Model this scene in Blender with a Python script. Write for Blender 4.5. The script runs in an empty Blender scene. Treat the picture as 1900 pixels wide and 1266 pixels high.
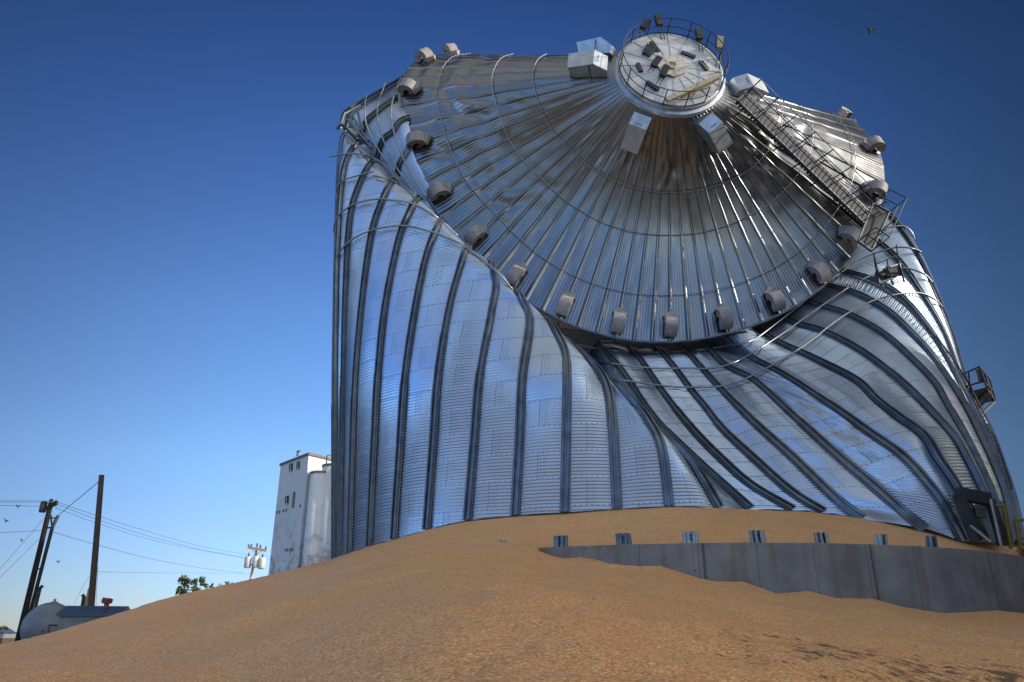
import bpy, bmesh, math, random
import numpy as np
from mathutils import Vector, Matrix
from mathutils.bvhtree import BVHTree
random.seed(7); rng = np.random.default_rng(7)
D = bpy.data; SC = bpy.context.scene; COL = SC.collection
R_ = math.radians
# ------------------------------------------------------------------ camera
F = 1407.0; PITCH = R_(21.35); cp, sp = math.cos(PITCH), math.sin(PITCH); EYE = 1.5
def ray(x, y):
    X = (x-950)/F; v = (633-y)/F
    return np.array([X, cp-v*sp, sp+v*cp])
def at(x, y, d):            # point at depth d (metres along the view axis)
    return ray(x, y)*d + np.array([0, 0, EYE])
def atY(x, y, Y):           # point at world distance Y
    r = ray(x, y); return r*(Y/r[1]) + np.array([0, 0, EYE])
def atZ(x, y, Z):
    r = ray(x, y); return r*((Z-EYE)/r[2]) + np.array([0, 0, EYE])
def px(P):
    P = np.asarray(P, float); X, Y, Z = P[..., 0], P[..., 1], P[..., 2]-EYE
    d = Y*cp+Z*sp; v = -Y*sp+Z*cp
    return np.stack([950+F*X/d, 633-F*v/d], -1)
cam = D.cameras.new('camera'); co = D.objects.new('camera', cam); COL.objects.link(co); SC.camera = co
co.location = (0, 0, EYE); co.rotation_euler = (R_(90)+PITCH, 0, 0)
cam.sensor_width = 36; cam.lens = F/1900*36; cam.clip_start = .05; cam.clip_end = 6000
# ------------------------------------------------------------------ helpers
def V(a): return Vector((float(a[0]), float(a[1]), float(a[2])))
def unit(a): a = np.asarray(a, float); return a/np.linalg.norm(a)
def obj(name, verts, faces, mat, parent=None, smooth=False, uv=None):
    me = D.meshes.new(name)
    me.from_pydata([tuple(map(float, v)) for v in verts], [], [tuple(f) for f in faces])
    me.materials.append(mat)
    if smooth: me.polygons.foreach_set('use_smooth', [True]*len(me.polygons))
    me.update()
    o = D.objects.new(name, me); COL.objects.link(o)
    if parent: o.parent = parent
    return o
def gridobj(name, P, mat, parent=None, uv=None, smooth=True, wrap=False):
    P = np.asarray(P, float); n, m = P.shape[:2]           # n columns, m rows
    me = D.meshes.new(name); me.vertices.add(n*m); me.vertices.foreach_set('co', P.reshape(-1))
    i, j = np.meshgrid(np.arange(n if wrap else n-1), np.arange(m-1), indexing='ij'); i2 = (i+1) % n
    q = np.stack([i*m+j, i2*m+j, i2*m+j+1, i*m+j+1], -1).reshape(-1, 4)
    k = len(q); me.loops.add(k*4); me.polygons.add(k)
    me.loops.foreach_set('vertex_index', q.reshape(-1).astype(np.int32))
    me.polygons.foreach_set('loop_start', np.arange(0, k*4, 4, dtype=np.int32))
    me.polygons.foreach_set('use_smooth', np.full(k, smooth))
    if uv is not None:
        l = me.uv_layers.new(name='panel'); l.data.foreach_set('uv', np.asarray(uv, float).reshape(-1, 2)[q.reshape(-1)].reshape(-1))
    me.materials.append(mat); me.update(calc_edges=True); me.validate()
    o = D.objects.new(name, me); COL.objects.link(o)
    if parent: o.parent = parent
    return o
class MB:                                                   # collects boxes, bars, tubes, prisms
    def __init__(s): s.v = []; s.f = []
    def add(s, vs, fs):
        b = len(s.v); s.v += [tuple(map(float, v)) for v in vs]; s.f += [tuple(b+i for i in f) for f in fs]; return s
    def box(s, c, ax, ay, az, hx, hy, hz):
        c, ax, ay, az = [np.asarray(q, float) for q in (c, ax, ay, az)]
        vs = [c+sx*hx*ax+sy*hy*ay+sz*hz*az for sx in (-1, 1) for sy in (-1, 1) for sz in (-1, 1)]
        return s.add(vs, [(0, 1, 3, 2), (4, 6, 7, 5), (0, 4, 5, 1), (2, 3, 7, 6), (0, 2, 6, 4), (1, 5, 7, 3)])
    def tube(s, pts, r, n=8, cap=True, r2=None):
        pts = [np.asarray(p, float) for p in pts]; m = len(pts); vs = []; up = None
        for k, p in enumerate(pts):
            t = unit(pts[min(k+1, m-1)]-pts[max(k-1, 0)])
            if up is None: up = np.cross(t, [0.31, .2, .93]); up = unit(up if np.linalg.norm(up) > 1e-3 else np.cross(t, [1, 0, 0]))
            up = unit(up-t*(up@t)); w = np.cross(t, up); rr = r if r2 is None else r+(r2-r)*k/(m-1)
            vs += [p+rr*(math.cos(a)*up+math.sin(a)*w) for a in [2*math.pi*q/n for q in range(n)]]
        fs = [(k*n+q, k*n+(q+1) % n, (k+1)*n+(q+1) % n, (k+1)*n+q) for k in range(m-1) for q in range(n)]
        if cap: fs += [tuple(range(n))[::-1], tuple(range((m-1)*n, m*n))]
        return s.add(vs, fs)
    def bar(s, a, b, w, h, up=(0, 0, 1)):
        a = np.asarray(a, float); b = np.asarray(b, float); t = unit(b-a); x = np.cross(t, up); x = unit(x); y = np.cross(x, t)
        return s.box((a+b)/2, t, x, y, np.linalg.norm(b-a)/2, w/2, h/2)
    def prism(s, poly, d):                                  # closed 3D polygon extruded by vector d
        n = len(poly); d = np.asarray(d, float)
        return s.add([np.asarray(p, float) for p in poly]+[np.asarray(p, float)+d for p in poly],
                     [tuple(range(n))[::-1], tuple(range(n, 2*n))]+[(i, (i+1) % n, n+(i+1) % n, n+i) for i in range(n)])
    def lathe(s, c, ax, prof, n=24):                        # profile of (radius, height) about axis ax
        c = np.asarray(c, float); ax = unit(ax); u = np.cross(ax, [.3, .8, .1]); u = unit(u); w = np.cross(ax, u); vs = []
        for r, h in prof: vs += [c+ax*h+r*(math.cos(2*math.pi*q/n)*u+math.sin(2*math.pi*q/n)*w) for q in range(n)]
        m = len(prof); fs = [(k*n+q, k*n+(q+1) % n, (k+1)*n+(q+1) % n, (k+1)*n+q) for k in range(m-1) for q in range(n)]
        fs += [tuple(range(n))[::-1], tuple(range((m-1)*n, m*n))]
        return s.add(vs, fs)
    def build(s, name, mat, parent=None, smooth=False):
        o = obj(name, s.v, s.f, mat, parent, smooth)
        bm = bmesh.new(); bm.from_mesh(o.data); bmesh.ops.recalc_face_normals(bm, faces=bm.faces); bm.to_mesh(o.data); bm.free()
        return o
def empty(name, loc=(0, 0, 0)):
    o = D.objects.new(name, None); COL.objects.link(o); o.location = V(loc); o.empty_display_size = .3; return o
def tag(o, label=None, cat=None, group=None, kind=None):
    for k, v in (('label', label), ('category', cat), ('group', group), ('kind', kind)):
        if v: o[k] = v
    return o
def rehome(root):                                           # parts were modelled in world space
    bpy.context.view_layer.update()
    for c in root.children: c.matrix_parent_inverse = root.matrix_world.inverted()
def bins(x, xs, ys): return np.interp(x, xs, ys)
def crom(P, t):                                             # Catmull-Rom through rows of P at parameters t (index units)
    P = np.asarray(P, float); n = len(P); t = np.clip(t, 0, n-1-1e-9); i = t.astype(int); f = (t-i)
    sh = (-1,)+(1,)*(P.ndim-1); f = f.reshape(sh)
    p1 = P[i]; p2 = P[i+1]; p0 = np.where((i > 0).reshape(sh), P[np.maximum(i-1, 0)], 2*p1-p2)
    p3 = np.where((i < n-2).reshape(sh), P[np.minimum(i+2, n-1)], 2*p2-p1)
    return .5*(2*p1+(p2-p0)*f+(2*p0-5*p1+4*p2-p3)*f**2+(3*p1-p0-3*p2+p3)*f**3)
def arc(P): return np.concatenate([[0], np.cumsum(np.linalg.norm(np.diff(P, axis=0), axis=1))])
def resample(P, n):
    s = arc(P); q = np.linspace(0, s[-1], n); return np.stack([np.interp(q, s, P[:, k]) for k in range(P.shape[1])], -1)
_pt = rng.random((64, 64))
def vnoise(x, y):                                           # smooth 2D value noise, -1..1
    x = np.asarray(x, float); y = np.asarray(y, float); i = np.floor(x).astype(int); j = np.floor(y).astype(int); fx = x-i; fy = y-j
    fx = fx*fx*(3-2*fx); fy = fy*fy*(3-2*fy); g = lambda a, b: _pt[a % 64, b % 64]
    return 2*((g(i, j)*(1-fx)+g(i+1, j)*fx)*(1-fy)+(g(i, j+1)*(1-fx)+g(i+1, j+1)*fx)*fy)-1
# ------------------------------------------------------------------ materials
class NT:
    def __init__(s, name):
        s.m = D.materials.new(name); s.m.use_nodes = True; s.t = s.m.node_tree; s.b = s.t.nodes['Principled BSDF']
    def n(s, typ, **kw):
        x = s.t.nodes.new(typ)
        for k, v in kw.items():
            if k.startswith('i_'): x.inputs[k[2:].replace('_', ' ')].default_value = v
            else: setattr(x, k, v)
        return x
    def link(s, a, b): s.t.links.new(a, b)
    def math(s, op, a, b=None, c=None, clamp=False):
        x = s.t.nodes.new('ShaderNodeMath'); x.operation = op; x.use_clamp = clamp
        for k, q in enumerate((a, b, c)):
            if q is None: continue
            if isinstance(q, (int, float)): x.inputs[k].default_value = q
            else: s.link(q, x.inputs[k])
        return x.outputs[0]
    def noise(s, scale, detail=3, vec=None, rough=.55, typ='ShaderNodeTexNoise'):
        x = s.n(typ); x.inputs['Scale'].default_value = scale
        if 'Detail' in x.inputs: x.inputs['Detail'].default_value = detail
        if 'Roughness' in x.inputs: x.inputs['Roughness'].default_value = rough
        s.link(vec if vec is not None else s.coord(), x.inputs['Vector']); return x
    def coord(s, kind='Object'): return s.n('ShaderNodeTexCoord').outputs[kind]
    def scaled(s, vec, sc):
        x = s.n('ShaderNodeMapping'); x.inputs['Scale'].default_value = sc; s.link(vec, x.inputs['Vector']); return x.outputs[0]
    def ramp(s, fac, stops):
        x = s.n('ShaderNodeValToRGB'); e = x.color_ramp.elements
        while len(e) < len(stops): e.new(.5)
        for k, (p, c) in enumerate(stops): e[k].position = p; e[k].color = (*c, 1) if len(c) == 3 else c
        s.link(fac, x.inputs[0]); return x.outputs[0]
    def mix(s, fac, a, b, mode='MIX'):
        x = s.n('ShaderNodeMix', data_type='RGBA', blend_type=mode)
        for k, q in ((0, fac), (6, a), (7, b)):
            if isinstance(q, (int, float)): x.inputs[k].default_value = q
            elif isinstance(q, tuple): x.inputs[k].default_value = (*q, 1)
            else: s.link(q, x.inputs[k])
        return x.outputs[2]
    def set(s, **kw):
        for k, v in kw.items():
            i = s.b.inputs[k.replace('_', ' ')]
            if isinstance(v, (int, float)): i.default_value = v
            elif isinstance(v, tuple): i.default_value = (*v, 1)
            else: s.link(v, i)
        return s
    def bump(s, h, strength=.4, dist=.01):
        x = s.n('ShaderNodeBump'); x.inputs['Strength'].default_value = strength; x.inputs['Distance'].default_value = dist
        s.link(h, x.inputs['Height']); s.link(x.outputs[0], s.b.inputs['Normal'])
def simple(name, col, rough=.6, metal=0., var=.25, scale=3., bump=0., spec=.5):
    t = NT(name); nz = t.noise(scale, 4)
    lo = tuple(c*(1-var) for c in col); hi = tuple(min(1, c*(1+var)) for c in col)
    t.set(Base_Color=t.ramp(nz.outputs['Fac'], [(.3, lo), (.7, hi)]), Metallic=metal, Roughness=rough, Specular_IOR_Level=spec)
    if bump: t.bump(t.noise(scale*12, 3).outputs['Fac'], bump, .01)
    return t.m
def wall_material():
    t = NT('galvanised_wall_sheet'); uv = t.n('ShaderNodeUVMap', uv_map='panel').outputs[0]
    sx = t.n('ShaderNodeSeparateXYZ'); t.link(uv, sx.inputs[0]); u, v = sx.outputs[0], sx.outputs[1]
    row = t.math('FLOOR', v); par = t.math('FLOORED_MODULO', row, 2)
    su = t.math('MULTIPLY', t.math('ADD', t.math('SUBTRACT', u, .42), par), .5)   # sheet coordinate, two bays a sheet
    cellx = t.math('FLOOR', su); lx = t.math('MULTIPLY', t.math('FRACT', su), 2.); fv = t.math('FRACT', v)
    cv = t.n('ShaderNodeCombineXYZ'); t.link(cellx, cv.inputs[0]); t.link(row, cv.inputs[1])
    wn = t.n('ShaderNodeTexWhiteNoise', noise_dimensions='2D'); t.link(cv.outputs[0], wn.inputs['Vector'])
    edge = t.math('LESS_THAN', lx, .014)
    cols = None
    for c in (.07, .12, .17):
        q = t.math('LESS_THAN', t.math('ABSOLUTE', t.math('SUBTRACT', lx, c)), .011); cols = q if cols is None else t.math('MAXIMUM', cols, q)
    dots = t.math('GREATER_THAN', t.math('FRACT', t.math('MULTIPLY', v, 10.)), .45)
    cols = t.math('MULTIPLY', cols, dots)
    seam = t.math('LESS_THAN', t.math('ABSOLUTE', t.math('SUBTRACT', fv, .035)), .016)
    sdots = t.math('MULTIPLY', seam, t.math('GREATER_THAN', t.math('FRACT', t.math('MULTIPLY', u, 9.)), .55))
    sline = t.math('LESS_THAN', fv, .014)
    mark = t.math('MAXIMUM', t.math('MAXIMUM', edge, t.math('MULTIPLY', cols, .55)), t.math('MAXIMUM', sdots, t.math('MULTIPLY', sline, .6)))
    nz = t.noise(1.3, 5); sp_ = t.noise(60, 2)
    base = t.mix(nz.outputs['Fac'], (.345, .425, .545), (.475, .565, .695))
    base = t.mix(t.math('MULTIPLY', wn.outputs['Value'], .16), base, (.28, .33, .41))
    base = t.mix(t.math('MULTIPLY', mark, .6), base, (.10, .105, .12))
    rough = t.math('ADD', t.math('MULTIPLY', wn.outputs['Value'], .06), t.math('ADD', .25, t.math('MULTIPLY', nz.outputs['Fac'], .14)))
    t.set(Base_Color=base, Metallic=.92, Roughness=t.math('ADD', rough, t.math('MULTIPLY', mark, .3)))
    t.bump(sp_.outputs['Fac'], .05, .004)
    return t.m
def roof_material():
    t = NT('galvanised_roof_sheet'); uv = t.n('ShaderNodeUVMap', uv_map='panel').outputs[0]
    st = t.noise(1., 5, t.scaled(uv, (6, 1.6, 1))); n2 = t.noise(.7, 4)
    sx = t.n('ShaderNodeSeparateXYZ'); t.link(uv, sx.inputs[0])
    wn = t.n('ShaderNodeTexWhiteNoise', noise_dimensions='1D'); t.link(t.math('FLOOR', sx.outputs[0]), wn.inputs['W'])
    base = t.mix(st.outputs['Fac'], (.14, .141, .146), (.285, .285, .288))
    base = t.mix(t.math('MULTIPLY', wn.outputs['Value'], .25), base, (.16, .17, .18))
    fr = t.math('FRACT', sx.outputs[0]); seam = t.math('GREATER_THAN', fr, .93)
    base = t.mix(t.math('MULTIPLY', seam, .85), base, (.05, .055, .06))  # dark strip along each rib paints the rib's shadow into the base colour
    ringm = None
    for c in (.355,):
        q = t.math('LESS_THAN', t.math('ABSOLUTE', t.math('SUBTRACT', sx.outputs[1], c)), .0022); ringm = q
    base = t.mix(t.math('MULTIPLY', ringm, .8), base, (.07, .07, .08))
    t.set(Base_Color=base, Metallic=.95, Roughness=t.math('ADD', .17, t.math('MULTIPLY', n2.outputs['Fac'], .20)))
    bn = t.noise(1., 3, t.scaled(uv, (3., 14, 1)))
    t.bump(bn.outputs['Fac'], .10, .02)
    return t.m
def concrete_material():
    t = NT('poured_concrete'); uv = t.n('ShaderNodeUVMap', uv_map='panel').outputs[0]
    sx = t.n('ShaderNodeSeparateXYZ'); t.link(uv, sx.inputs[0]); u, v = sx.outputs[0], sx.outputs[1]
    n1 = t.noise(1.2, 6, uv); n2 = t.noise(9., 5, uv); stk = t.noise(1., 4, t.scaled(uv, (3.2, .22, 1)))
    base = t.ramp(n1.outputs['Fac'], [(.25, (.09, .089, .092)), (.52, (.165, .164, .168)), (.8, (.25, .247, .25))])
    base = t.mix(t.math('MULTIPLY', n2.outputs['Fac'], .35), base, (.20, .195, .19))
    sm = t.ramp(stk.outputs['Fac'], [(.50, (0, 0, 0)), (.64, (1, 1, 1))])
    base = t.mix(t.math('MULTIPLY', sm, .5), base, (.12, .09, .065))
    wob = t.math('MULTIPLY', t.math('SUBTRACT', t.noise(2.5, 2, uv).outputs['Fac'], .5), .03)
    f = t.math('FRACT', t.math('MULTIPLY', t.math('ADD', u, wob), 1/1.22)); j = t.math('LESS_THAN', f, .014)
    f2 = t.math('FRACT', t.math('ADD', t.math('MULTIPLY', u, 1/3.66), .35)); j2 = t.math('LESS_THAN', t.math('ABSOLUTE', t.math('SUBTRACT', f2, .05)), .007)
    jj = t.math('MAXIMUM', t.math('MULTIPLY', j, .8), j2)
    base = t.mix(t.math('MULTIPLY', jj, .75), base, (.05, .05, .052))
    pit = t.n('ShaderNodeTexVoronoi'); pit.inputs['Scale'].default_value = 2.6; t.link(uv, pit.inputs['Vector'])
    base = t.mix(t.math('LESS_THAN', pit.outputs['Distance'], .045), base, (.05, .05, .05))
    t.set(Base_Color=base, Roughness=.85, Specular_IOR_Level=.25); t.bump(n2.outputs['Fac'], .35, .01)
    return t.m
def grain_material():
    t = NT('corn_kernels'); oc = t.coord()
    vo = t.n('ShaderNodeTexVoronoi'); vo.inputs['Scale'].default_value = 75; t.link(oc, vo.inputs['Vector'])
    vc = t.n('ShaderNodeSeparateColor'); t.link(vo.outputs['Color'], vc.inputs[0])
    base = t.ramp(vc.outputs[0], [(0., (.33, .115, .03)), (.16, (.68, .295, .10)), (.5, (.86, .435, .17)), (.85, (.93, .53, .24)), (1., (.97, .74, .45))])
    n1 = t.noise(.55, 5); n2 = t.noise(5., 4); n3 = t.noise(48., 3)
    base = t.mix(t.ramp(n1.outputs['Fac'], [(.35, (0, 0, 0)), (.7, (.35, .35, .35))]), base, (.58, .29, .10))
    base = t.mix(t.ramp(n3.outputs['Fac'], [(.48, (0, 0, 0)), (.66, (.7, .7, .7))]), base, (.42, .19, .06))
    base = t.mix(t.ramp(n2.outputs['Fac'], [(.55, (0, 0, 0)), (.8, (.3, .3, .3))]), base, (.80, .53, .23))
    n4 = t.noise(1.1, 6); base = t.mix(t.ramp(n4.outputs['Fac'], [(.58, (0, 0, 0)), (.72, (.55, .55, .55))]), base, (.52, .33, .20))
    n5 = t.noise(95., 2); base = t.mix(t.ramp(n5.outputs['Fac'], [(.36, (.4, .4, .4)), (.52, (0, 0, 0))]), base, (.26, .11, .03))
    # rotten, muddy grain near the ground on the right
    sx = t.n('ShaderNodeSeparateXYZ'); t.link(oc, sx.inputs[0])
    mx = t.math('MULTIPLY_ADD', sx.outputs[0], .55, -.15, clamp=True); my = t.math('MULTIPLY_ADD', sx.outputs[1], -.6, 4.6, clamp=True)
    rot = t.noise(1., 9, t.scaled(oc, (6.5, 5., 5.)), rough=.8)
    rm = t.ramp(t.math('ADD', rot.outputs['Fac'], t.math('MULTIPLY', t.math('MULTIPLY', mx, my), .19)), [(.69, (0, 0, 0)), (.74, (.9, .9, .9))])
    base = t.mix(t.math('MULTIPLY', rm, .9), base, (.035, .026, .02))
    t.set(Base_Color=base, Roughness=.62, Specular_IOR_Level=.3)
    h = t.math('SUBTRACT', 1., vo.outputs['Distance']); h = t.math('ADD', h, t.math('MULTIPLY', n3.outputs['Fac'], 2.))
    t.bump(h, .6, .014)
    return t.m
def white_paint_material():
    t = NT('weathered_white_paint'); oc = t.coord(); n1 = t.noise(.12, 6); 
    stk = t.noise(1., 6, t.scaled(oc, (.55, .55, .06)), rough=.65); pk = t.noise(.35, 8, rough=.75)
    base = t.mix(n1.outputs['Fac'], (.43, .445, .475), (.55, .56, .58))
    sx = t.n('ShaderNodeSeparateXYZ'); t.link(oc, sx.inputs[0])
    band = t.math('MULTIPLY_ADD', sx.outputs[2], -.05, 1.35, clamp=True)
    base = t.mix(t.math('MULTIPLY', t.ramp(stk.outputs['Fac'], [(.55, (0, 0, 0)), (.72, (1, 1, 1))]), .45), base, (.30, .29, .29))
    base = t.mix(t.math('MULTIPLY', band, t.ramp(pk.outputs['Fac'], [(.51, (0, 0, 0)), (.57, (1, 1, 1))])), base, (.16, .14, .13))
    t.set(Base_Color=base, Roughness=.75); return t.m
def leaf_material(name, col):
    t = NT(name); oi = t.n('ShaderNodeNewGeometry').outputs['Random Per Island']
    t.set(Base_Color=t.ramp(oi, [(0, tuple(c*.55 for c in col)), (1, tuple(c*1.5 for c in col))]), Roughness=.6); return t.m
M_wall = wall_material(); M_roof = roof_material(); M_conc = concrete_material(); M_grain = grain_material()
M_stiff = simple('thick_galvanised_steel', (.135, .155, .185), .42, .8, .3, 2.5)
M_pipe = simple('galvanised_pipe', (.27, .285, .30), .42, .85, .2, 4)
M_dark = simple('dark_steel', (.035, .038, .042), .6, .2, .3, 4, spec=.25)
M_vent = simple('dusty_vent_paint', (.25, .23, .225), .7, 0., .25, 5)
M_hood = simple('bright_galvanised_duct', (.38, .41, .45), .4, .75, .2, 3)
M_cap = simple('zinc_cap_sheet', (.43, .43, .445), .5, .35, .22, 1.5)
M_plate = simple('dusty_tan_plate', (.44, .39, .32), .65, .1, .2, 6)
M_beam = simple('tan_painted_channel', (.30, .26, .17), .6, .1, .25, 6)
M_black = simple('dark_interior', (.012, .012, .014), .9, 0, .2, 3)
M_tread = simple('perforated_tread_steel', (.045, .046, .05), .7, .2, .8, 26)
M_yellow = simple('yellow_safety_paint', (.17, .115, .015), .5, 0, .2, 6)
M_red = simple('red_paint', (.16, .03, .025), .5, 0, .2, 6)
M_wood = simple('weathered_pole_wood', (.06, .042, .034), .85, 0, .35, 8, .4)
M_tar = simple('creosoted_pole_wood', (.022, .017, .016), .9, 0, .3, 8, .3, spec=.15)
M_palewood = simple('sun_bleached_wood', (.42, .30, .22), .85, 0, .25, 8, .3)
M_orange = simple('new_orange_wood', (.42, .20, .08), .8, 0, .2, 8)
M_white = white_paint_material()
M_tank = simple('white_tank_paint', (.13, .145, .175), .45, 0, .15, 2)
M_shed = simple('white_ribbed_steel', (.17, .19, .21), .5, .1, .12, 3)
M_blue = simple('blue_grey_roof_steel', (.045, .06, .10), .5, .1, .15, 3)
M_trim = simple('brown_trim', (.14, .10, .08), .7, 0, .3, 3)
M_wire = simple('black_cable', (.03, .03, .035), .6, 0, .2, 5)
M_can = simple('transformer_grey', (.50, .50, .49), .5, .1, .1, 4)
M_bird = simple('dark_feathers', (.015, .014, .014), .8, 0, .3, 20)
M_ground = simple('gravel_ground', (.15, .13, .105), .95, 0, .4, .7, .3)
M_leaf = leaf_material('green_leaves', (.045, .070, .022)); M_bark = simple('bark', (.07, .055, .04), .9, 0, .3, 6)
# ------------------------------------------------------------------ the collapsed bin
CX, CY, RB = 5.2, 27.8, 10.97
BIN = empty('collapsed_grain_bin', (CX, CY, 3.4))
tag(BIN, 'collapsed corrugated steel grain bin with slumped conical roof and folded twisted wall', 'grain bin')
# wall lines: pixel trace of each upright from the grain up, with depth (metres); blanks are filled in
LN = []
def L(*p): LN.append(p)
L((640,1030,30),(645,700,31.5),(660,330,34),(672,275,35),(690,240,35.8))
L((622,1036,28.4),(622,860),(622,700,29.4),(624,560),(626,457),(630,318,32.2),(636,256,32.9),(650,240,33.6),(660,240,34.8))
L((627,1034,27.3),(626,860),(625,700,28.6),(626,580),(628,476),(636,338),(647,290,31.6),(665,265,32.2),(676,264,33.3),(680,272,35))
L((634,1031,26.5),(637,860),(639,700,28.2),(643,516),(651,397),(671,334),(691,299,31.2),(700,298,32.4),(702,306,34.4))
L((652,1024,25.6),(656,860),(661,700,27.3),(673,555),(689,437),(707,378),(726,338,30.4),(734,337,31.6),(735,345,33.6))
L((688,1013,24.5),(695,850),(702,700,26.4),(714,575),(738,453),(755,405),(772,370,29.4),(779,369,30.8),(780,377,33))
L((733,1001,23.5),(743,840),(752,700,25.6),(770,575),(791,476),(815,413,28.4),(822,412,30),(823,420,32.4))
L((793,983,22.7),(804,830),(813,700,24.9),(833,575),(853,500),(865,461,27.3),(870,459,29),(870,467,31.6))
L((868,966,22.05),(880,820),(890,700,24.3),(912,579),(920,528),(911,492,26.5),(908,488,28.4),(906,496,31.2))
L((956,957,21.65),(964,810),(969,700,23.7),(981,615),(979,575),(957,543,25.9),(952,538,28),(950,546,31))
L((1048,951,21.25),(1051,800),(1052,695,23.2),(1046,645),(1019,600,25.1),(1010,594,27.4),(1004,600,30.6))
L((1145,945,21.05),(1137,790,22.4),(1128,726),(1111,692),(1079,657,24.4),(1056,637,25.8),(1040,630,28),(1030,634,30.5))
L((1242,940,20.7),(1228,834,21.5),(1205,786),(1177,752),(1145,722,23.4),(1112,692,25.4),(1084,668,28),(1060,654,30.7))
L((1335,943,20.6),(1303,891,21.1),(1272,850),(1234,812,22.4),(1205,785,23.4),(1180,764,25.4),(1140,728,27.6),(1104,692,29.6),(1085,672,31))
L((1392,946,20.9),(1319,881,22.2),(1269,834,23.6),(1221,786,25.2),(1190,745,26.6),(1164,704,28),(1126,654,30.3),(1108,635,37))
L((1471,948,20.9),(1420,919),(1379,891,22.1),(1338,853),(1300,815,24.2),(1262,771),(1228,726,27),(1202,688),(1180,657,30.3),(1168,640,37))
L((1528,952,20.8),(1464,910,21.6),(1400,853,23.1),(1345,802,24.8),(1310,758),(1281,723,27.2),(1253,685),(1228,655,30.3),(1213,638,37))
L((1599,963,20.5),(1542,917,21.1),(1471,849,22.5),(1400,785,24.5),(1335,720,27),(1303,685),(1275,654,30.3),(1258,637,37))
L((1716,981,19.7),(1667,942,20.1),(1613,895,20.9),(1542,835,22.2),(1471,771,24.2),(1400,707,26.6),(1351,682,28),(1315,648,30.3),(1298,632,37))
L((1787,1004,19.3),(1755,942,19.6),(1723,899,20),(1677,849,20.8),(1613,803,22.1),(1542,753,23.9),(1460,700,26.2),(1395,663,28.3),(1357,628,29.8),(1330,600,31.3))
L((1844,1004,19.6),(1794,942,19.9),(1770,899,20.2),(1741,856,20.6),(1713,810,21.2),(1670,778,22.1),(1627,743,23.1),(1590,707,24.4),(1511,666,27),(1441,634,29.3),(1395,605,31.4))
L((1853,1002,20.4),(1823,920,21),(1791,853,21.6),(1766,810,22.2),(1709,746,23.6),(1653,694,25),(1590,647,26.8),(1526,615,28.7),(1476,600,30),(1435,578,31.8))
L((1866,1004,21.2),(1841,924,21.9),(1819,871,22.5),(1791,814,23.3),(1755,750,24.4),(1732,710,25.1),(1684,660,26.3),(1637,619,27.5),(1574,584,29.2),(1495,559,31),(1455,535,32.4))
L((1878,1005,22),(1864,927,22.8),(1844,871,23.4),(1819,814,24.2),(1787,750,25.3),(1732,666,26.9),(1691,619,27.9),(1647,578,29),(1590,546,30.2),(1533,530,31.4),(1490,505,33))
L((1888,1008,22.9),(1872,930,23.7),(1852,871,24.4),(1827,814,25.2),(1797,750,26.1),(1748,653,27.7),(1716,603,28.6),(1672,552,29.8),(1621,521,30.9),(1552,499,32.2),(1510,470,33.8))
L((1893,1010,23.9),(1878,935,24.8),(1858,871,25.5),(1834,810,26.3),(1803,750,27.1),(1776,691,28),(1748,615,29.2),(1713,552,30.3),(1669,486,31.6),(1618,440,33),(1580,410,34.6))
L((1896,1013,25.1),(1882,935,25.9),(1862,871,26.6),(1838,805,27.4),(1808,745,28.1),(1785,691,28.8),(1762,615,29.8),(1733,540,30.9),(1700,470,32),(1655,405,33.6),(1615,372,35))
L((1893,1013,27),(1878,935,27.6),(1838,805,29),(1808,745,29.7),(1765,630,31),(1730,545,32),(1690,465,33.2),(1640,390,34.6),(1600,360,36))
NVIS0, NVIS1 = 1, len(LN)-2
def line3(p):
    q = np.array([(a[0], a[1]) for a in p], float); s = arc(q); k = [i for i, a in enumerate(p) if len(a) > 2]
    idp = np.interp(s, s[k], [1/p[i][2] for i in k]); tt = np.linspace(0, len(p)-1, 500)
    c = crom(np.column_stack([q, idp*1000]), tt); c = resample(np.column_stack([c[:, :2], c[:, 2]]), 400)
    for _ in range(40):
        c[1:-1, 2] = .5*c[1:-1, 2]+.25*(c[2:, 2]+c[:-2, 2])
    for _ in range(12):
        c[1:-1, :2] = .5*c[1:-1, :2]+.25*(c[2:, :2]+c[:-2, :2])
    return np.array([at(a, b, 1000/e) for a, b, e in c])
NROW = 2000
C3 = [line3(p) for p in LN]
for ph in (125, 155, 185, 215, 243):                        # the far side of the bin, never in view
    a = R_(ph); b = np.array([CX+RB*math.sin(a), CY+2-RB*math.cos(a), 3.2]); t_ = b+np.array([0, 1.5, 15.5]); C3.append(np.linspace(b, t_, 60))
C3.append(C3[0].copy())
LEN = np.array([arc(c)[-1] for c in C3]); S0 = np.array([c[0, 2] for c in C3])
G = np.stack([resample(c, NROW) for c in C3])               # lines x rows x 3
us = np.concatenate([np.arange(0, len(LN)-1, 1/7), np.arange(len(LN)-1, len(C3)-1+1e-6, .5)])
nl = len(LN)
def loft(A):
    v = us <= nl-1; a = crom(A[:nl], us[v]); t = us[~v]; i = np.minimum(t.astype(int), len(A)-2); f = (t-i).reshape((-1,)+(1,)*(A.ndim-1)); return np.concatenate([a, A[i]*(1-f)+A[i+1]*f])
P = loft(G); Lu = loft(LEN); s0u = loft(S0)
nU = len(us)
def normals(P):
    du = np.gradient(P, axis=0); dw = np.gradient(P, axis=1); n = np.cross(du, dw); l = np.linalg.norm(n, axis=2, keepdims=True); return n/np.maximum(l, 1e-9)
N = normals(P)
PITCHC, RING = .1025, .82
w = np.linspace(0, 1, NROW)[None, :]; S = s0u[:, None]+w*Lu[:, None]
fr = np.mod(S/RING, 1); amp = .0115*(1-.75*np.exp(-((fr-.035)/.045)**2))
uu = np.repeat(us[:, None], NROW, 1)
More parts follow.
